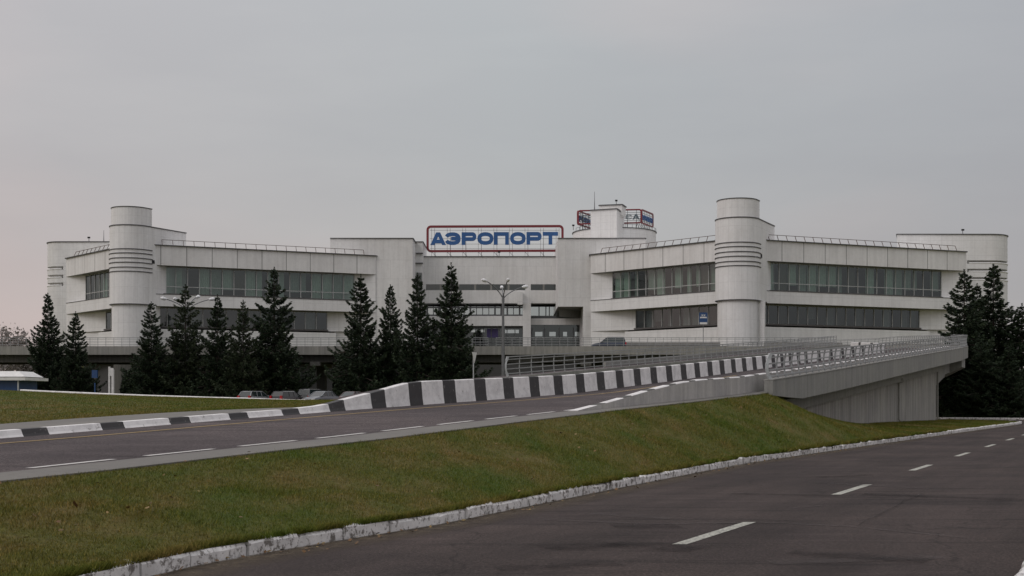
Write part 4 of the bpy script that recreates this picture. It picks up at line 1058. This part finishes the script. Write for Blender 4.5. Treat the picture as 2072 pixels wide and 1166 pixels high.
# ---------------------------------------------------------------- cars
def car(kind, paintm, loc, rz_, lab):
    L, Wd, Ht = dict(wagon=(4.45, 1.74, 1.50), sedan=(4.5, 1.74, 1.43), van=(4.6, 1.8, 1.75))[kind]
    t = thing('car', (0, 0, 0), lab, 'car', 'cars near the terminal'); hw = Wd / 2; zb = .22; belt = .93 if kind != 'van' else 1.02
    # body stations along x (front +)
    st = [(-L / 2, .80, .45), (-L / 2 + .08, .96, belt - .1), (-L / 2 + .5, 1, belt), (-L * .2, 1, belt), (L * .12, 1, belt - .01), (L * .24, 1, belt - .05), (L * .40, .97, belt - .16), (L / 2 - .1, .90, belt - .27), (L / 2, .76, .52)]
    b_ = MB(); R = []
    for x, k, zt_ in st:
        w = hw * k; ring = [(x, -w * .9, zb), (x, -w, zb + .18), (x, -w, zt_ - .22), (x, -w * .93, zt_ - .02), (x, -w * .6, zt_ + .02), (x, w * .6, zt_ + .02), (x, w * .93, zt_ - .02), (x, w, zt_ - .22), (x, w, zb + .18), (x, w * .9, zb)]
        R.append(ring)
    for A1, A2 in zip(R, R[1:]):
        for i in range(10): j = (i + 1) % 10; b_.face([A1[i], A1[j], A2[j], A2[i]], smooth=True)
    b_.face(R[0]); b_.face(R[-1][::-1]); b_.build('body', paintm, t)
    # greenhouse
    rear = {'wagon': (-L / 2 + .12, -L / 2 + .50), 'van': (-L / 2 + .10, -L / 2 + .30), 'sedan': (-L / 2 + .62, -L / 2 + 1.25)}[kind]
    fr0, fr1 = L * .235, L * .05
    gl = MB(); ro = MB(); zr = Ht - .06; wb, wt = hw * .93, hw * .76
    bq = [(rear[0], -wb), (fr0, -wb), (fr0, wb), (rear[0], wb)]; tq = [(rear[1], -wt), (fr1, -wt), (fr1, wt), (rear[1], wt)]
    for i in range(4): j = (i + 1) % 4; gl.face([(*bq[i], belt - .03), (*bq[j], belt - .03), (*tq[j], zr), (*tq[i], zr)])
    gl.build('window', M['carglass'], t)
    ro.face([(*p_, zr + .0) for p_ in tq]); m2 = [(rear[1] + .15, -wt * .8), (fr1 - .15, -wt * .8), (fr1 - .15, wt * .8), (rear[1] + .15, wt * .8)]
    ro.v = []; ro.f = []; ro.uv = []; ro.m = []; ro.sm = []
    for i in range(4): j = (i + 1) % 4; ro.face([(*tq[i], zr - .03), (*tq[j], zr - .03), (*tq[j], zr + .01), (*tq[i], zr + .01)]); ro.face([(*tq[i], zr + .01), (*tq[j], zr + .01), (*m2[j], Ht), (*m2[i], Ht)])
    ro.face([(*p_, Ht) for p_ in m2])
    for s in (-1, 1):   # pillars
        for xa, xb in ((rear[0], rear[1]), (fr0, fr1), (-L * .02, -L * .03), (-L * .20, -L * .19)):
            ro.bar((xa, s * (wb + .005), belt - .03), (xb, s * (wt + .005), zr), .07, .05)
    ro.build('roof', paintm, t)
    for x in (-L * .30, L * .31):
        for s in (-1, 1):
            w_ = MB(); w_.tube([(x, s * (hw - .20), .31), (x, s * (hw + .015), .31)], .31, 18); wo = w_.build('wheel', M['black'], t)
            MB().tube([(x, s * (hw - .1), .31), (x, s * (hw + .03), .31)], .19, 12).build('rim', M['galvl'], wo)
    for s in (-1, 1):
        hgt = .42 if kind != 'sedan' else .22
        q = MB(); q.box((-L / 2 + .07, s * hw * .83, belt - .14 - (.0 if kind != 'sedan' else .05)), (.16, .26, hgt)); q.build('tail_light', M['redlens'], t)
        q = MB(); q.box((L / 2 - .1, s * hw * .66, belt - .36), (.14, .36, .15)); q.build('headlight', M['clearlens'], t)
        q = MB(); q.box((L * .19, s * (hw + .07), belt + .06), (.1, .18, .13)); q.build('mirror', paintm, t)
    q = MB(); q.box((-L / 2 - .005, 0, .62), (.03, .52, .12)); q.build('number_plate', M['white'], t)
    q = MB(); q.box((-L / 2 + .02, 0, .36), (.16, Wd * .92, .22)); q.box((L / 2 - .04, 0, .36), (.16, Wd * .86, .22)); q.build('bumper', paintm, t)
    t.location = loc; t.rotation_euler.z = rz_
    return t
def gz(px, Y): return (ax(px, Y), Y, ground_z(ax(px, Y), Y) + .05)
car('wagon', M['car_silver'], gz(519, 134), math.radians(64), 'silver estate car parked leftmost of the row, tail towards us')
car('wagon', M['car_dark'], gz(585, 134.5), math.radians(60), 'dark hatchback with bright red tail lights parked beside the silver estate')
car('van', M['car_dark'], gz(636, 137.5), math.radians(66), 'dark tall car parked behind the grey saloon')
car('sedan', M['car_grey'], gz(650, 126), math.radians(-118), 'grey saloon showing its windscreen in the middle of the parked row')
car('sedan', M['car_maroon'], gz(718, 132), math.radians(62), 'dark maroon saloon parked rightmost beside the rising barrier')
car('sedan', M['car_grey'], gz(766, 131), math.radians(80), 'pale car whose roof just shows over the striped barrier')
car('van', M['car_blue'], (ax(1231, 163), 163, 8.31), math.radians(180), 'dark blue people carrier standing on the terminal deck')

# ---------------------------------------------------------------- trees
def spruce(seed, H, R, dense=1.0, droop=.25, gap=0.0, cut=.02):
    r = np.random.default_rng(seed); V = []; Uv = []; br_ = []
    h = H * cut; ph1, ph2 = r.random(2) * 6.28
    while h < H * .985:
        f = 1 - h / H
        Lb = R * (.92 * f ** 1.0 + .10 * f ** .3) * (1.0 if f < .9 else 1 - (f - .9) * 2.0)
        nb = int(5 + 5 * f + r.integers(0, 3)); a0 = r.random() * 6.28
        sector = r.random(6)
        for k in range(nb):
            if r.random() < gap: continue
            a = a0 + 6.28 * k / nb + r.normal(0, .18)
            L = Lb * r.uniform(.60, 1.15) * (1 + .26 * math.sin(a * 2 + ph1 + h * .9) + .16 * math.sin(h * 3.1 + ph2 + a)) + .14
            br_.append((h + r.normal(0, .08), a, L, f))
        h += r.uniform(.20, .36) * (1 if f > .4 else 1.35)
    for h0, a, L, f in br_:
        n = int((14 + 46 * L) * dense); t = np.sqrt(r.random(n)) ; t = np.clip(t, .12, 1)
        fan = (1 - t) * .42 * L + .10
        side = r.normal(0, .5, n) * fan
        rise = .30 * (1 - f) * L
        z = h0 + rise * t - droop * L * np.sin(t * 2.2) * (.4 + f) + .16 * L * t ** 3 - np.abs(side) * .25 - r.random(n) * .18 * (1 + L * .2)
        x = t * L; ca, sa = math.cos(a), math.sin(a)
        c = np.stack([x * ca - side * sa, x * sa + side * ca, z], 1)
        # shoot direction: outward + sideways + slightly down/up
        ang = a + np.sign(side) * r.uniform(.2, .9, n)
        ln = r.uniform(.16, .34, n) * (1.0 if L > .6 else .75)
        d = np.stack([np.cos(ang), np.sin(ang), r.normal(-.12, .28, n)], 1) * ln[:, None]
        w = r.normal(0, 1, (n, 3)); w -= d * ((w * d).sum(1) / (d * d).sum(1))[:, None]; w /= np.linalg.norm(w, axis=1)[:, None]; w *= (ln * r.uniform(.16, .30, n))[:, None]
        q = np.stack([c - d * .4, c + w, c + d * .7, c - w], 1)
        V.append(q.reshape(-1, 3)); Uv.append(np.repeat(np.clip(r.random(n) * .7 + .3 * t, 0, 1), 4))
    # leader
    n = 60; z = H - r.random(n) ** 1.5 * 1.3; ang = r.random(n) * 6.28; ln = .12 + (H - z) * .12
    c = np.stack([np.zeros(n), np.zeros(n), z], 1); d = np.stack([np.cos(ang) * ln, np.sin(ang) * ln, ln * 1.1], 1)
    w = np.stack([-np.sin(ang), np.cos(ang), np.zeros(n)], 1) * .04
    q = np.stack([c, c + d * .5 + w, c + d, c + d * .5 - w], 1); V.append(q.reshape(-1, 3)); Uv.append(np.repeat(r.random(n), 4))
    V = np.concatenate(V); u = np.concatenate(Uv)
    tr = MB(); tr.tube([(0, 0, -.3), (0, 0, H * .3), (0, 0, H * .7), (0, 0, H * .99)], [H * .014, H * .010, H * .005, .015], 8)
    for h0, a, L, f in br_[::2]:
        tr.bar((0, 0, h0), (math.cos(a) * L * .8, math.sin(a) * L * .8, h0 - droop * L * .55 * (.4 + f)), .03 + .012 * L, .03 + .012 * L)
    return V, np.stack([u, u], 1), tr
protos = {}
def proto(i, kind='spruce'):
    if (i, kind) not in protos:
        gp = {'spruce': 0.08, 'pine': .18, 'dense': 0.0}[kind]
        V, u, tr = spruce(100 + i, 15.0, 4.5 if kind != 'pine' else 4.4, 1.02 if kind != 'pine' else .85, .25 if kind != 'pine' else .05, gp)
        t = thing('spruce_tree', (0, 0, 0), 'x', 'tree', 'spruce trees')
        np_mesh('crown', V, 4, u, M['needle'] if kind != 'pine' else M['pine'], t); tr.build('trunk', M['bark'], t)
        protos[i, kind] = [t, False]
    e = protos[i, kind]
    if not e[1]: e[1] = True; return e[0]
    return copy_tree(e[0])
def plant(px, py, Y, zb, i, kind, lab, wscale=1.0, rot=0, group='spruces before the terminal'):
    t = proto(i, kind); H = az(py, Y) - zb
    t.location = (ax(px, Y), Y, zb); s = H / 15.0; sw_x = s * wscale * (3.55 * s / 3.55) ** 0
    t.scale = (s * wscale, s * wscale, s); t.rotation_euler.z = rot; tag(t, lab, 'tree', group); return t
TL = [(97, 594, 148, 0, 'spruce', 'leftmost spruce standing in front of the left end of the deck', .92),
      (153, 631, 146.5, 1, 'spruce', 'small slim spruce second from the left', .98),
      (306, 611, 147, 2, 'spruce', 'spruce directly in front of the left corner tower', 1.0),
      (375, 577, 149, 0, 'pine', 'airy conifer with sparse branches in front of the four armed lamp', 1.05),
      (440, 597, 147.5, 3, 'spruce', 'spruce between the airy conifer and the low spruce', .90),
      (492, 608, 146, 1, 'pine', 'low thin topped conifer left of the tallest spruce of the left group', .95),
      (555, 542, 148, 2, 'spruce', 'tallest spruce of the left group, in front of the left wing ribbon window', .98),
      (730, 556, 148, 3, 'spruce', 'broad spruce leftmost of the group before the blank block', .98),
      (790, 577, 149, 0, 'spruce', 'short narrow spruce between two taller ones before the blank block', .80),
      (845, 553, 147, 4, 'spruce', 'tall spruce second from the right before the hall', .88),
      (913, 533, 146, 1, 'spruce', 'tall pointed spruce nearest the street lamp and hall', .92)]
for n_, (px, py, Y, i, kd, lab, ws) in enumerate(TL):
    plant(px, py, Y, 1.0, i, kd, lab, ws * .94, rot=n_ * 1.3)
for n_, (px, py, Y, i, lab, ws) in enumerate([(1951, 546, 121, 4, 'spruce against the right end of the right wing, left of its group', 1.05), (2010, 536, 124, 0, 'tallest spruce at the right edge group', 1.12), (1977, 575, 128, 2, 'spruce showing between the two tall ones on the right', 1.0),
                                               (2068, 615, 122, 3, 'spruce cut off by the right edge of the picture', 1.25), (1925, 690, 126, 1, 'low spruce behind the end of the ramp bridge', 1.5), (1985, 690, 117, 2, 'low broad spruce in front of the right group', 1.35), (2040, 700, 116, 3, 'low broad spruce in front near the right edge', 1.4), (2110, 590, 125, 1, 'spruce just outside right edge, its branches reaching in', 1.1)]):
    plant(px, py, Y, -.05, i, 'spruce', lab, ws, rot=.7 + n_ * 1.7, group='spruces at the right')
# hedge mass under both groups
def bush(name, x0, x1, y0, y1, z0, hfun, n, m, lab, cat, size=.3):
    r = np.random.default_rng(int(abs(x0 * 10)) + n)
    c = np.stack([r.uniform(x0, x1, n), r.uniform(y0, y1, n), r.random(n)], 1)
    hh = np.array([hfun(a) for a in c[:, 0]]) * (1 - .45 * np.abs((c[:, 1] - (y0 + y1) / 2) / ((y1 - y0) / 2)) ** 2)
    c[:, 2] = z0 + c[:, 2] ** .6 * hh
    d = r.normal(0, 1, (n, 3)); d /= np.linalg.norm(d, axis=1)[:, None]; w = np.cross(d, r.normal(0, 1, (n, 3))); w /= np.linalg.norm(w, axis=1)[:, None]
    s = r.uniform(.5, 1, n)[:, None] * size
    q = np.stack([c - d * s, c + w * s * .4, c + d * s, c - w * s * .4], 1).reshape(-1, 3)
    u = np.repeat(r.random(n), 4); o = np_mesh(name, q, 4, np.stack([u, u], 1), m)
    o['kind'] = 'stuff'; o['label'] = lab; o['category'] = cat; return o
hz = lambda seed, a, b: (lambda x: a + b * (.5 + .5 * math.sin(x * 1.1 + seed)) * (.6 + .4 * math.sin(x * .43 + seed * 2)))
bush('undergrowth', ax(248, 150), ax(600, 150), 149, 152.5, .9, hz(1, 3.9, 1.8), 34000, M['needle'], 'dark undergrowth between the spruce trunks of the left group, also standing in for deck shadow', 'undergrowth')  # raised to a dark mass, partly imitating the deck's shadow between trees
bush('undergrowth', ax(675, 150), ax(955, 150), 149, 152.5, .9, hz(2, 3.9, 1.8), 28000, M['needle'], 'dark undergrowth between the spruce trunks before the hall', 'undergrowth')
bush('undergrowth', ax(55, 150), ax(185, 150), 149, 152, .9, hz(3, 3.2, 1.2), 12000, M['needle'], 'dark undergrowth below the two leftmost spruces', 'undergrowth')
bush('undergrowth', 43, 66, 124, 131, -.1, hz(4, 4.2, 2.0), 42000, M['needle'], 'dark thicket under the spruces at the right', 'undergrowth')
bush('undergrowth', 22, 44, 132, 140, -.1, hz(5, 3.6, 1.5), 22000, M['needle'], 'dark thicket seen beneath the ramp bridge end', 'undergrowth')
# far autumn trees at the left horizon
def far_tree(x, Y, zb, H, lab, seed):
    r = np.random.default_rng(seed); t = thing('autumn_tree', (x, Y, zb), lab, 'tree', 'distant bare trees')
    tr = MB(); n = 2600; cs = []
    tr.tube([(x, Y, zb), (x, Y, zb + H * .5), (x, Y, zb + H * .9)], [.25, .16, .04], 6)
    for k in range(34):
        a = r.random() * 6.28; h0 = zb + H * r.uniform(.25, .85); L = H * r.uniform(.15, .33); e = Vector((x + math.cos(a) * L, Y + math.sin(a) * L, h0 + L * .8)); tr.bar((x, Y, h0), e, .07, .07); cs.append(e)
    ci = np.array([cs[i] for i in r.integers(0, len(cs), n)]) - np.array([x, Y, zb]) + r.normal(0, H * .055, (n, 3))
    d = r.normal(0, 1, (n, 3)) * .2; w = r.normal(0, 1, (n, 3)) * .13
    q = np.stack([ci - d, ci + w, ci + d, ci - w], 1).reshape(-1, 3); u = np.repeat(r.random(n), 4)
    tr.build('trunk', M['autumn'], t); np_mesh('crown', q, 4, np.stack([u, u], 1), M['autumn'], t)
far_tree(ax(2, 260), 260, 1, 15.0, 'pale autumn tree far behind the deck at the left edge', 1)
far_tree(ax(27, 270), 270, 1, 12.0, 'smaller pale autumn tree far behind the deck, right of the one at the edge', 2)
far_tree(ax(60, 265), 265, 1, 10.5, 'low pale autumn tree just showing above the deck by the leftmost spruce', 3)
bush('distant_woodland', -150, -68, 240, 252, 0, hz(6, 6.0, 2.0), 16000, M['pine'], 'distant dark wood seen beneath the deck at the left', 'woodland', .6)

# ---------------------------------------------------------------- grass blades and leaves
def blades(name, fn, n, hmin, hmax, w, seed, zfun):
    r = np.random.default_rng(seed); P = fn(r, n)
    n = len(P); a = r.random(n) * 6.28; sc = zfun(P)
    hgt = r.uniform(hmin, hmax, n) * sc * (1 + .5 * (r.random(n) > .96)); wd = w * np.maximum(sc, 1.0) * r.uniform(.7, 1.3, n)
    lean = r.normal(0, .55, (n, 2)) * hgt[:, None]
    b0 = P + np.stack([np.cos(a) * wd, np.sin(a) * wd, np.zeros(n) - .01], 1); b1 = P - np.stack([np.cos(a) * wd, np.sin(a) * wd, np.zeros(n) + .01], 1)
    tip = P + np.stack([lean[:, 0], lean[:, 1], hgt], 1)
    q = np.stack([b0, b1, tip], 1).reshape(-1, 3); u = np.repeat(r.random(n), 3)
    o = np_mesh(name, q, 3, np.stack([u, u], 1), M['blade']); return o
def surf_table(fn, na, nb): return np.array([[fn(i, j) for j in range(nb)] for i in range(na)])
Yt = np.concatenate([np.arange(7, 97.9, .5)]); St = np.linspace(0, 1, 21)
TBL = np.array([[tuple(lawn_pt(y, s)) for s in St] for y in Yt])
def sample_right(r, n):
    inv = r.random(n); Y = 7.5 * (97 / 7.5) ** (inv ** 1.05); s = r.random(n)
    s = np.where(r.random(n) < .06, r.random(n) * .012, s)
    fy = np.clip((Y - 7) / .5, 0, len(Yt) - 1.001); i = fy.astype(int); ty = (fy - i)[:, None]; fs = np.clip(s * 20, 0, 19.999); j = fs.astype(int); ts = (fs - j)[:, None]
    return (TBL[i, j] * (1 - ty) + TBL[i + 1, j] * ty) * (1 - ts) + (TBL[i, j + 1] * (1 - ty) + TBL[i + 1, j + 1] * ty) * ts
def patchy(P): 
    k = .72 + .16 * np.sin(P[:, 0] * 1.7 + 1.3 * np.sin(P[:, 1] * .9)) * np.sin(P[:, 1] * 1.3 + P[:, 0] * .4)
    return k * (1 + np.clip((P[:, 1] - 14) / 40, 0, 1) * 1.1)
o = blades('grass', sample_right, 420000, .025, .055, .0045, 5, patchy); tag(o, 'short mown grass on the bank between the ramp and the lower road', 'grass', kind='stuff')
def sample_edge(r, n):   # clumps of grass hanging over the kerb
    nc = 420; cy = 8 * (60 / 8) ** r.random(nc); sp = r.uniform(.02, .16, nc); k = r.integers(0, nc, n)
    Y = cy[k] + r.normal(0, 1, n) * sp[k]; X = np.array([K_X(y) for y in Y]) - .01 - np.abs(r.normal(0, .09, n))
    return np.stack([X, Y, np.full(n, .15)], 1)
o = blades('grass', sample_edge, 60000, .03, .08, .005, 9, lambda P: np.clip(.9 + (P[:, 1] - 14) / 30, .9, 2)); tag(o, 'ragged tufts of grass growing over the edge of the white kerb', 'grass', kind='stuff')
LT_ = np.array([[tuple(leftpt(i, j)) for j in range(nj + 1)] for i in range(nt_ + 1)])
def sample_left(r, n):
    fi = r.random(n) * (nt_ - .001); fj = r.random(n) ** 1.3 * (nj - .001); i = fi.astype(int); j = fj.astype(int); ti = (fi - i)[:, None]; tj = (fj - j)[:, None]
    return (LT_[i, j] * (1 - ti) + LT_[i + 1, j] * ti) * (1 - tj) + (LT_[i, j + 1] * (1 - ti) + LT_[i + 1, j + 1] * ti) * tj
o = blades('grass', sample_left, 110000, .018, .04, .008, 6, lambda P: np.full(len(P), 1.0)); tag(o, 'short mown grass on the lawn beyond the ramp road', 'grass', kind='stuff')
# fallen leaves
r = np.random.default_rng(11)
P1 = sample_right(r, 260) + np.array([0, 0, .05]); yk = 9 + 40 * r.random(260) ** 1.6
P2_ = np.array([[K_X(y) + abs(r.normal(0, .22)) + .03, y, .012] for y in yk])
P = np.concatenate([P1, P2_]); n = len(P); a = r.random(n) * 6.28; s = r.uniform(.018, .04, n)
d = np.stack([np.cos(a), np.sin(a), r.normal(0, .3, n)], 1) * s[:, None]; w = np.stack([-np.sin(a), np.cos(a), r.normal(0, .3, n)], 1) * s[:, None] * .7
q = np.stack([P - d, P + w, P + d, P - w], 1).reshape(-1, 3); q[:, 2] += .01; u = np.repeat(r.random(n), 4)
o = np_mesh('fallen_leaves', q, 4, np.stack([u, u], 1), M['leafm']); tag(o, 'scattered brown fallen leaves on the bank and in the gutter', 'leaves', kind='stuff')

# ---------------------------------------------------------------- light
SUN_EL, SUN_AZ = math.radians(38), math.radians(-125)   # azimuth from +Y towards +X
w = bpy.data.worlds.new('World'); scene.world = w; w.use_nodes = True; nt = w.node_tree; nt.nodes.clear()
out = N(nt, 'ShaderNodeOutputWorld'); bg = N(nt, 'ShaderNodeBackground'); bg.inputs['Strength'].default_value = 1.0
sky = N(nt, 'ShaderNodeTexSky', sky_type='NISHITA', sun_disc=False, sun_elevation=SUN_EL, sun_rotation=SUN_AZ)
gen = coords(nt, 'Generated'); sx = N(nt, 'ShaderNodeSeparateXYZ'); nt.links.new(gen, sx.inputs[0])
grad = ramp(nt, sx.outputs[2], [(0, (.50, .452, .438)), (.10, (.50, .465, .455)), (.20, (.50, .490, .497)), (.34, (.56, .555, .57)), (.7, (.92, .92, .94)), (1.0, (1.1, 1.1, 1.13))])
cl = noise(nt, gen, 1.6, 3, .45, (1, 1, 2.6)); tint = ramp(nt, cl, [(.38, (1.07, .975, .945)), (.50, (1.0, .99, .985)), (.60, (.91, .955, .965))])
c = mix(nt, 1, grad, tint, 'MULTIPLY')
# the left of the sky is a little pinker and lighter, the right greyer
mr = N(nt, 'ShaderNodeMapRange'); mr.inputs['From Min'].default_value = -.4; mr.inputs['From Max'].default_value = .4; nt.links.new(sx.outputs[0], mr.inputs['Value'])
c = mix(nt, 1, c, ramp(nt, mr.outputs[0], [(0, (1.08, 1.02, 1.02)), (.5, (1, 1.01, 1.01)), (1, (.84, .84, .87))]), 'MULTIPLY')
sk = N(nt, 'ShaderNodeVectorMath', operation='SCALE'); nt.links.new(sky.outputs[0], sk.inputs[0]); sk.inputs['Scale'].default_value = .08
wisp = noise(nt, gen, 2.6, 5, .55, (1, 1, 4.5)); c = mix(nt, 1, c, ramp(nt, wisp, [(.38, (.965, .965, .97)), (.6, (1.03, 1.025, 1.02))]), 'MULTIPLY')
hs = N(nt, 'ShaderNodeHueSaturation'); hs.inputs['Saturation'].default_value = .25; nt.links.new(sk.outputs[0], hs.inputs['Color'])
c = mix(nt, .06, c, hs.outputs[0])
nt.links.new(c, bg.inputs[0]); nt.links.new(bg.outputs[0], out.inputs[0])
sl_ = bpy.data.lights.new('sun', 'SUN'); sl_.energy = .65; sl_.angle = math.radians(25); sl_.color = (1, .95, .90)
so = bpy.data.objects.new('sun', sl_); col.objects.link(so)
dirv = Vector((math.sin(SUN_AZ) * math.cos(SUN_EL), math.cos(SUN_AZ) * math.cos(SUN_EL), math.sin(SUN_EL)))
so.rotation_euler = (-dirv).to_track_quat('-Z', 'Y').to_euler(); so.location = dirv * 50

# ---------------------------------------------------------------- camera
cam = bpy.data.cameras.new('camera'); co_ = bpy.data.objects.new('camera', cam); col.objects.link(co_); scene.camera = co_
co_.location = (0, 0, EYE); co_.rotation_euler = (math.radians(90), 0, 0)
cam.sensor_width = 36; cam.lens = 36 * F / 2072; cam.shift_y = (HY - 583) / 2072; cam.clip_end = 6000; cam.clip_start = .1
scene.view_settings.view_transform = 'Standard'; scene.view_settings.look = 'None'; scene.view_settings.exposure = 0; scene.view_settings.gamma = 1
scene.cycles.max_bounces = 6; scene.cycles.transparent_max_bounces = 12
